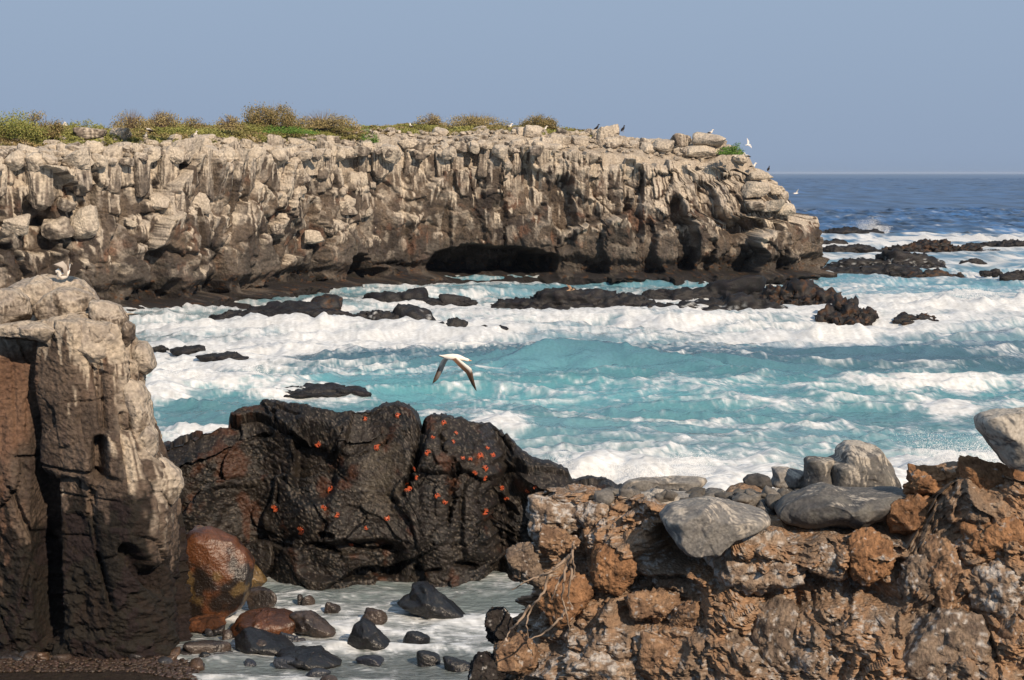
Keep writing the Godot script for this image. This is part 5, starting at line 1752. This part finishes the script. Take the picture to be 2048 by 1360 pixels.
func build_birds() -> void:
	var white := Color(0.80, 0.74, 0.66)
	var black := Color(0.035, 0.027, 0.022)
	var brown := Color(0.16, 0.085, 0.05)
	# the seabird flying over the surf
	var o := thing("flying_seabird", at(905, 716, 30.0))
	tag(o, "white seabird with dark flight feathers flying low over the turquoise water", "bird")
	var s := Shape.new()
	tube(s, px([[878, 711.5, .02], [886, 712.6, .02], [895, 713.6, 0], [905, 714.2, 0], [915, 715, 0], [924, 717, 0], [930, 718.8, 0], [935, 720, 0], [938, 720.6, 0]], 30.0, o.position), [0.012, 0.03, 0.055, 0.07, 0.068, 0.05, 0.036, 0.036, 0.02], 12, [white], 0.95)
	part("body", s.done(), mats.feather, o)
	s = Shape.new()
	tube(s, px([[936.5, 720.2, 0], [940, 721, 0], [944, 721.6, 0]], 30.0, o.position), [0.02, 0.013, 0.002], 8, [Color(0.62, 0.22, 0.12), Color(0.60, 0.30, 0.14)])
	part("bill", s.done(), mats.shell, o)
	s = Shape.new()
	tube(s, px([[893, 716, .01], [884, 713.2, .01], [875, 709.8, .02]], 30.0, o.position), [0.035, 0.03, 0.008], 6, [black], 0.25)
	part("tail", s.done(), mats.feather, o)
	for w in [[[[917, 717, -.06], [926, 724, -.2], [936, 731.5, -.34], [942.7, 737, -.42], [945, 745, -.44], [946.5, 753, -.44], [949, 764, -.43], [952, 776, -.42], [953.5, 782, -.42]], [[904, 718, -.06], [913, 728, -.16], [924, 739, -.27], [932, 746, -.34], [935, 752, -.37], [938, 758.5, -.38], [943, 768.5, -.4], [949.5, 778.5, -.41], [953.3, 782.2, -.42]]],
			[[[889, 714, .05], [884, 720, .16], [879, 728, .27], [875, 738, .34], [871.6, 747, .38], [868, 756, .41], [865.8, 763, .42], [864.5, 767.3, .42]], [[900, 716, .05], [894, 722, .14], [890, 731, .24], [886, 741, .31], [881, 750, .36], [876, 758.5, .39], [871, 763.5, .41], [864.6, 767.5, .42]]]]:
		s = Shape.new()
		var cols := []
		for k in w[0].size():
			var t: float = float(k) / float(w[0].size() - 1)
			cols.append([white if t < 0.42 else brown.lerp(black, t), (brown if w[0].size() == 9 else Color(0.42, 0.38, 0.34)).lerp(black, smoothstep(0.3, 0.9, t))])  # far wing's shade painted in as grey, near wing coloured as lit through
		wing(s, px(w[0], 30.0, o.position), px(w[1], 30.0, o.position), cols, 0.018)
		part("wing", s.done(), mats.feather, o)
	# the gull lifting its wings on the near cliff
	o = thing("gull", at(128, 552, 32.2))
	tag(o, "grey and white gull with raised wings on the near cliff's top boulder", "bird")
	s = Shape.new()
	tube(s, px([[113, 546, -.05], [114, 543, -.05], [116, 541.5, -.04], [118, 544, -.02], [119, 550, 0], [124, 553, .03], [131, 551, .06], [137, 545, .08], [140, 540, .1]], 32.2, o.position), [0.015, 0.04, 0.05, 0.045, 0.06, 0.075, 0.065, 0.035, 0.012], 12, [Color(0.7, 0.66, 0.6)])
	part("body", s.done(), mats.feather, o)
	s = Shape.new()
	wing(s, px([[118, 553, -.03], [128, 546, -.1], [125, 536, -.16], [117, 532, -.2], [107.3, 529, -.2]], 32.2, o.position), px([[134, 553, .02], [135.5, 542, -.04], [134, 531, -.1], [126, 522, -.16], [108, 528.5, -.2]], 32.2, o.position), [[Color(0.50, 0.45, 0.40), Color(0.48, 0.43, 0.38)], [Color(0.50, 0.45, 0.40), Color(0.48, 0.43, 0.38)], [Color(0.50, 0.45, 0.40), Color(0.46, 0.41, 0.36)], [Color(0.48, 0.43, 0.38), Color(0.44, 0.4, 0.36)], [Color(0.3, 0.27, 0.25), Color(0.3, 0.27, 0.25)]], 0.012)
	part("wing", s.done(), mats.feather, o)
	s = Shape.new()
	wing(s, px([[137, 550, .06], [141, 538, .1], [147, 524, .16], [160, 529, .2], [174, 540, .24]], 32.2, o.position), px([[147, 553, .02], [151, 549, .04], [155, 541, .08], [163, 538, .16], [173.5, 540.6, .24]], 32.2, o.position), [[black, black], [black, black], [black, black], [black, black], [black, black]], 0.012)
	part("wing", s.done(), mats.feather, o)
	s = Shape.new()
	tube(s, px([[138, 541, .06], [139.5, 534, .06], [140.5, 528, .07]], 32.2, o.position), [0.02, 0.03, 0.018], 6, [Color(0.82, 0.80, 0.78)], 0.3)
	part("tail", s.done(), mats.feather, o)
	# boobies and dark birds resting on the headland
	var light := seated_bird(white, black, false)
	var dark := seated_bird(Color(0.03, 0.026, 0.024), Color(0.02, 0.018, 0.017), true)
	for b in [[60, 270, 0, 1, "white bird on the rim, first from the left edge"], [99, 270, 0, 1.1, "white bird on the rim below the olive bush at left"], [125, 259, 0, 1.1, "left of two white birds side by side near the low green bush"], [134, 259, 1, 1, "right of two white birds side by side near the low green bush"], [123, 306, 0, 1, "white bird low on the rim stones at left"], [298, 268, 1, 1.2, "white bird standing between the pair of dry bushes and the rim"], [291, 279, 0, 1, "white bird on a rim stone just below another, left part"], [390, 276, 0, 1, "white bird on the rim stones below the low olive bush"],
			[561, 259, 1, 1.1, "leftmost of three white birds below the tall round bush"], [586, 261, 0, 1.1, "middle one of three white birds below the tall round bush"], [607, 261, 0, 1, "rightmost of three white birds below the tall round bush"], [711, 261, 0, 1, "white bird above the bush that hangs over the rim"], [822, 258, 1, 1.1, "white bird on the grass left of the small dry bush at centre"], [1019, 259, 0, 1.1, "white bird left of the round olive-brown bush"], [1089, 263, 0, 1, "white bird at the foot of the round olive-brown bush"],
			[1421, 270, 0, 1, "white bird on the flat-topped boulder of the headland's point"], [1452, 312, 0, 1, "white bird beside the cushion bush, left one"], [1463, 311, 1, 1, "white bird beside the cushion bush, upright"], [1469, 318, 0, 0.9, "white bird just below the cushion bush"], [1493, 318, 1, 1.15, "white bird on the rim corner right of the cushion bush"], [1506, 338, 0, 1.1, "white bird on the square ledge below the corner"], [1579, 414, 1, 1.1, "white bird on the lowest step of the headland's point"], [480, 336, 0, 1, "white bird on a ledge of the cliff face, left part"],
			[1193, 262, 2, 1, "dark bird on the rim right of the little yellow-green bush"], [1246, 264, 3, 1, "dark upright bird on the stones of the right rim"], [1537, 343, 3, 0.8, "small dark bird on the end of the square ledge"]]:
		var dd := 0.0
		var p := ground_seen(b[0], b[1])
		if b[0] > 1440:
			p = at(b[0], b[1], 143.6 if b[1] < 330 else 144.5)
		elif b[1] > 300:
			p = at(b[0], b[1], 108.5 if b[0] < 200 else 119.5)
		var m := part("resting_bird", (dark if b[2] > 1 else light), mats.feather, self, p)
		m.scale = Vector3.ONE * b[3]
		m.rotation.y = [-0.6, 2.6, 0.2, 1.2][b[2]] + rng.randf_range(-0.5, 0.5)
		tag(m, b[4], "bird", "birds resting on the headland")
	for f in [[1496, 290, 140, 0.9, Color(0.72, 0.68, 0.64), Color(0.55, 0.52, 0.5), 0.9, "pale bird flying against the sky off the headland's point"], [1592, 387, 150, 0.9, Color(0.75, 0.72, 0.68), Color(0.6, 0.58, 0.55), -0.4, "pale bird gliding over the blue sea right of the headland"], [1142, 580, 108, 1.0, Color(0.34, 0.22, 0.14), Color(0.22, 0.13, 0.08), 0.1, "brown bird flying in front of the broad smooth reef"]]:
		var b := thing("small_flying_bird", at(f[0], f[1], f[2]))
		tag(b, f[7], "bird")
		s = Shape.new()
		tube(s, [Vector3(-0.35, 0, 0), Vector3(-0.15, 0.01, 0), Vector3(0.05, 0, 0), Vector3(0.22, 0.02, 0), Vector3(0.34, 0, 0)], [0.02, 0.06, 0.08, 0.05, 0.01], 8, [f[4]])
		part("body", s.done(), mats.feather, b)
		for side in [-1.0, 1.0]:
			s = Shape.new()
			wing(s, [Vector3(0.12, 0.02, 0), Vector3(0.16, 0.22, side * 0.3), Vector3(0.02, 0.3, side * 0.65)], [Vector3(-0.10, 0.02, 0), Vector3(-0.05, 0.2, side * 0.32), Vector3(0.0, 0.3, side * 0.66)], [[f[4], f[5]], [f[4], f[5]], [f[5], f[5]]], 0.015)
			part("wing", s.done(), mats.feather, b)
		b.rotation = Vector3(f[6], 0.5, 0.1)
		b.scale = Vector3.ONE * f[3]

func seated_bird(body: Color, dark: Color, upright: bool) -> ArrayMesh:
	# tail, back, breast, neck, head and bill in one skin; folded wings darker
	var s := Shape.new()
	var lift := 0.12 if upright else 0.0
	tube(s, [Vector3(-0.34, 0.16 - lift, 0), Vector3(-0.2, 0.22 - lift * 0.5, 0), Vector3(-0.03, 0.25, 0), Vector3(0.10, 0.27 + lift, 0), Vector3(0.15, 0.38 + lift, 0), Vector3(0.16, 0.47 + lift, 0), Vector3(0.21, 0.50 + lift, 0), Vector3(0.27, 0.49 + lift, 0), Vector3(0.36, 0.46 + lift, 0)], [0.02, 0.07, 0.11, 0.10, 0.06, 0.05, 0.055, 0.04, 0.006], 10, [dark, dark.lerp(body, 0.2), body, body, body, body, body, body, Color(0.35, 0.25, 0.15) if not upright else dark], 1.0)
	for side in [-1.0, 1.0]:
		tube(s, [Vector3(0.08, 0.28 + lift, side * 0.09), Vector3(-0.12, 0.25, side * 0.10), Vector3(-0.36, 0.18 - lift, side * 0.03)], [0.05, 0.06, 0.008], 6, [body.lerp(dark, 0.4), dark, dark], 1.0)
		tube(s, [Vector3(0.0, 0.2, side * 0.05), Vector3(0.02, 0.0, side * 0.05), Vector3(0.09, -0.01, side * 0.06)], [0.018, 0.014, 0.02], 5, [Color(0.3, 0.22, 0.12)], 1.0)
	return s.done()

# ---------- crabs ----------
func build_crabs() -> void:
	var shell_shape := rock(Vector3(0.062, 0.026, 0.052), 3, 2, {"power": 4.0, "cuts": 2, "rough": 0.02})
	for p in shell_shape.v:
		shell_shape.c.append(Color(0.44, 0.075, 0.018).lerp(Color(0.22, 0.03, 0.01), clampf(0.5 + noise_b.get_noise_3dv(p * 40.0), 0, 1)))
	var shell := shell_shape.done()
	var leg_shape := Shape.new()
	tube(leg_shape, [Vector3(0.045, 0, 0), Vector3(0.09, 0.035, 0), Vector3(0.135, 0.0, 0), Vector3(0.155, -0.025, 0)], [0.011, 0.013, 0.009, 0.003], 5, [Color(0.42, 0.085, 0.022)])
	var leg := leg_shape.done()
	var claw_shape := Shape.new()
	tube(claw_shape, [Vector3(0.03, 0, 0.03), Vector3(0.06, 0.01, 0.065), Vector3(0.05, 0.01, 0.10), Vector3(0.025, 0.005, 0.125)], [0.011, 0.014, 0.024, 0.005], 6, [Color(0.46, 0.07, 0.025)])
	var claw := claw_shape.done()
	# nearest point of the dark rock on each line of sight
	var cell := {}
	for k in range(0, dark_shape.v.size(), 2):
		var q := seen_at(dark_shape.v[k])
		var key := int(q.x / 7.0) * 1000 + int(q.y / 7.0)
		if not cell.has(key) or dark_shape.v[k].z > dark_shape.v[cell[key]].z:
			cell[key] = k
	var r := RandomNumberGenerator.new()
	r.seed = 8
	var places := ["on the crest of the dark rock", "on the dark rock's left half", "on the shaded slab side of the dark rock", "on the dark rock's right shoulder", "on the black block at the dark rock's right end"]
	var lists := [[[795, 831], [730, 838]], [[630, 884], [753, 893], [650, 1014], [551, 1020], [673, 1035], [664, 974], [730, 1054], [600, 1060], [700, 1090]], [[828, 932], [831, 955], [816, 961], [816, 979], [773, 1033]], [[861, 870], [916, 867], [856, 905], [978, 895], [986, 904], [925, 915], [942, 923], [962, 913], [967, 933], [951, 946], [970, 952], [873, 987], [889, 1006], [969, 1022], [904, 886], [884, 843]], [[1005, 973], [1053, 984], [1094, 980], [1012, 994], [1070, 976]]]
	var names := ["highest", "second highest", "third highest", "fourth highest", "fifth highest", "sixth highest", "seventh highest", "eighth highest", "ninth highest", "tenth highest", "eleventh highest", "twelfth highest", "thirteenth highest", "fourteenth highest", "fifteenth highest", "sixteenth highest"]
	for g in 5:
		var list: Array = lists[g]
		list.sort_custom(func(a, b): return a[1] < b[1])
		for n in list.size():
			var u: float = list[n][0]
			var v: float = list[n][1]
			var hit := -1
			for ring_ in 5:
				for dy in range(-ring_, ring_ + 1):
					for dx in range(-ring_, ring_ + 1):
						var key := (int(u / 7.0) + dx) * 1000 + int(v / 7.0) + dy
						if hit < 0 and cell.has(key):
							hit = cell[key]
				if hit >= 0:
					break
			if hit < 0:
				continue
			var nrm := dark_nor[hit]
			nrm = (nrm + Vector3(0, 0, 0.5)).normalized()
			var o := thing("crab", dark_shape.v[hit] + nrm * 0.03)
			o.basis = turned_to(nrm, r.randf() * TAU).scaled(Vector3.ONE * r.randf_range(0.38, 0.75))
			tag(o, "%s red crab %s" % [names[n], places[g]] if list.size() > 1 else "red crab " + places[g], "crab", "red crabs on the dark rock")
			part("shell", shell, mats.shell, o)
			for side in 2:
				for k in 4:
					var l := part("leg", leg, mats.shell, o)
					l.rotation.y = PI * side + (k - 1.5) * 0.42 * (1.0 if side == 0 else -1.0)
				var c := part("claw", claw, mats.shell, o)
				c.scale.x = 1.0 if side == 0 else -1.0

# ---------- spray ----------
func build_spray() -> void:
	ball(1)
	var s := Shape.new()
	s.v = ball_v[1].duplicate()
	s.i = ball_i[1]
	for k in s.v.size():
		s.c.append(Color(0.82, 0.83, 0.83))
	var drop := s.done()
	var r := RandomNumberGenerator.new()
	r.seed = 12
	# column, row of the foot, half width (m), height (m), drops, drop size, label
	for b in [[1185, 972, 1.0, 1.1, 2600, 0.022, "burst of white spray behind the bank's left crest"], [1330, 980, 1.4, 1.0, 2600, 0.022, "white spray above the breaker behind the log-shaped stone"], [1945, 970, 1.5, 1.5, 3600, 0.022, "fan of white spray beside the leaning streaked boulder"], [1745, 470, 2.0, 2.6, 2200, 0.05, "white plume of spray at the farthest reef"], [1880, 622, 4.0, 1.5, 2600, 0.04, "spray along the crest of the right-hand breaker"], [370, 770, 2.2, 0.8, 2000, 0.028, "spray over the breaker beside the near cliff"]]:
		var p := on_sea(b[0], b[1])
		var mm := MultiMesh.new()
		mm.transform_format = MultiMesh.TRANSFORM_3D
		mm.mesh = drop
		mm.instance_count = b[4] * 7
		var jets := []
		for k in 7:
			jets.append([r.randfn() * b[2] * 0.6, r.randf_range(0.35, 1.0), r.randf_range(-0.4, 0.4)])
		for k in int(b[4]) * 7:
			var j: Array = jets[r.randi() % 7]
			var t: float = pow(r.randf(), 1.7) * b[3] * j[1] * 1.2
			var wide: float = 0.10 * b[2] + 0.22 * t
			var q := p + Vector3(j[0] + j[2] * t + r.randfn() * wide, 0.1 + t, r.randfn() * (0.25 + 0.2 * t))
			var sc: float = b[5] * 0.36 * r.randf_range(0.3, 1.2)
			mm.set_instance_transform(k, Transform3D(Basis().scaled(Vector3.ONE * sc), q))
		var mi := MultiMeshInstance3D.new()
		mi.name = numbered("spray")
		mi.multimesh = mm
		mi.material_override = mats.spray
		add_child(mi)
		tag(mi, b[6], "spray", "", "stuff")
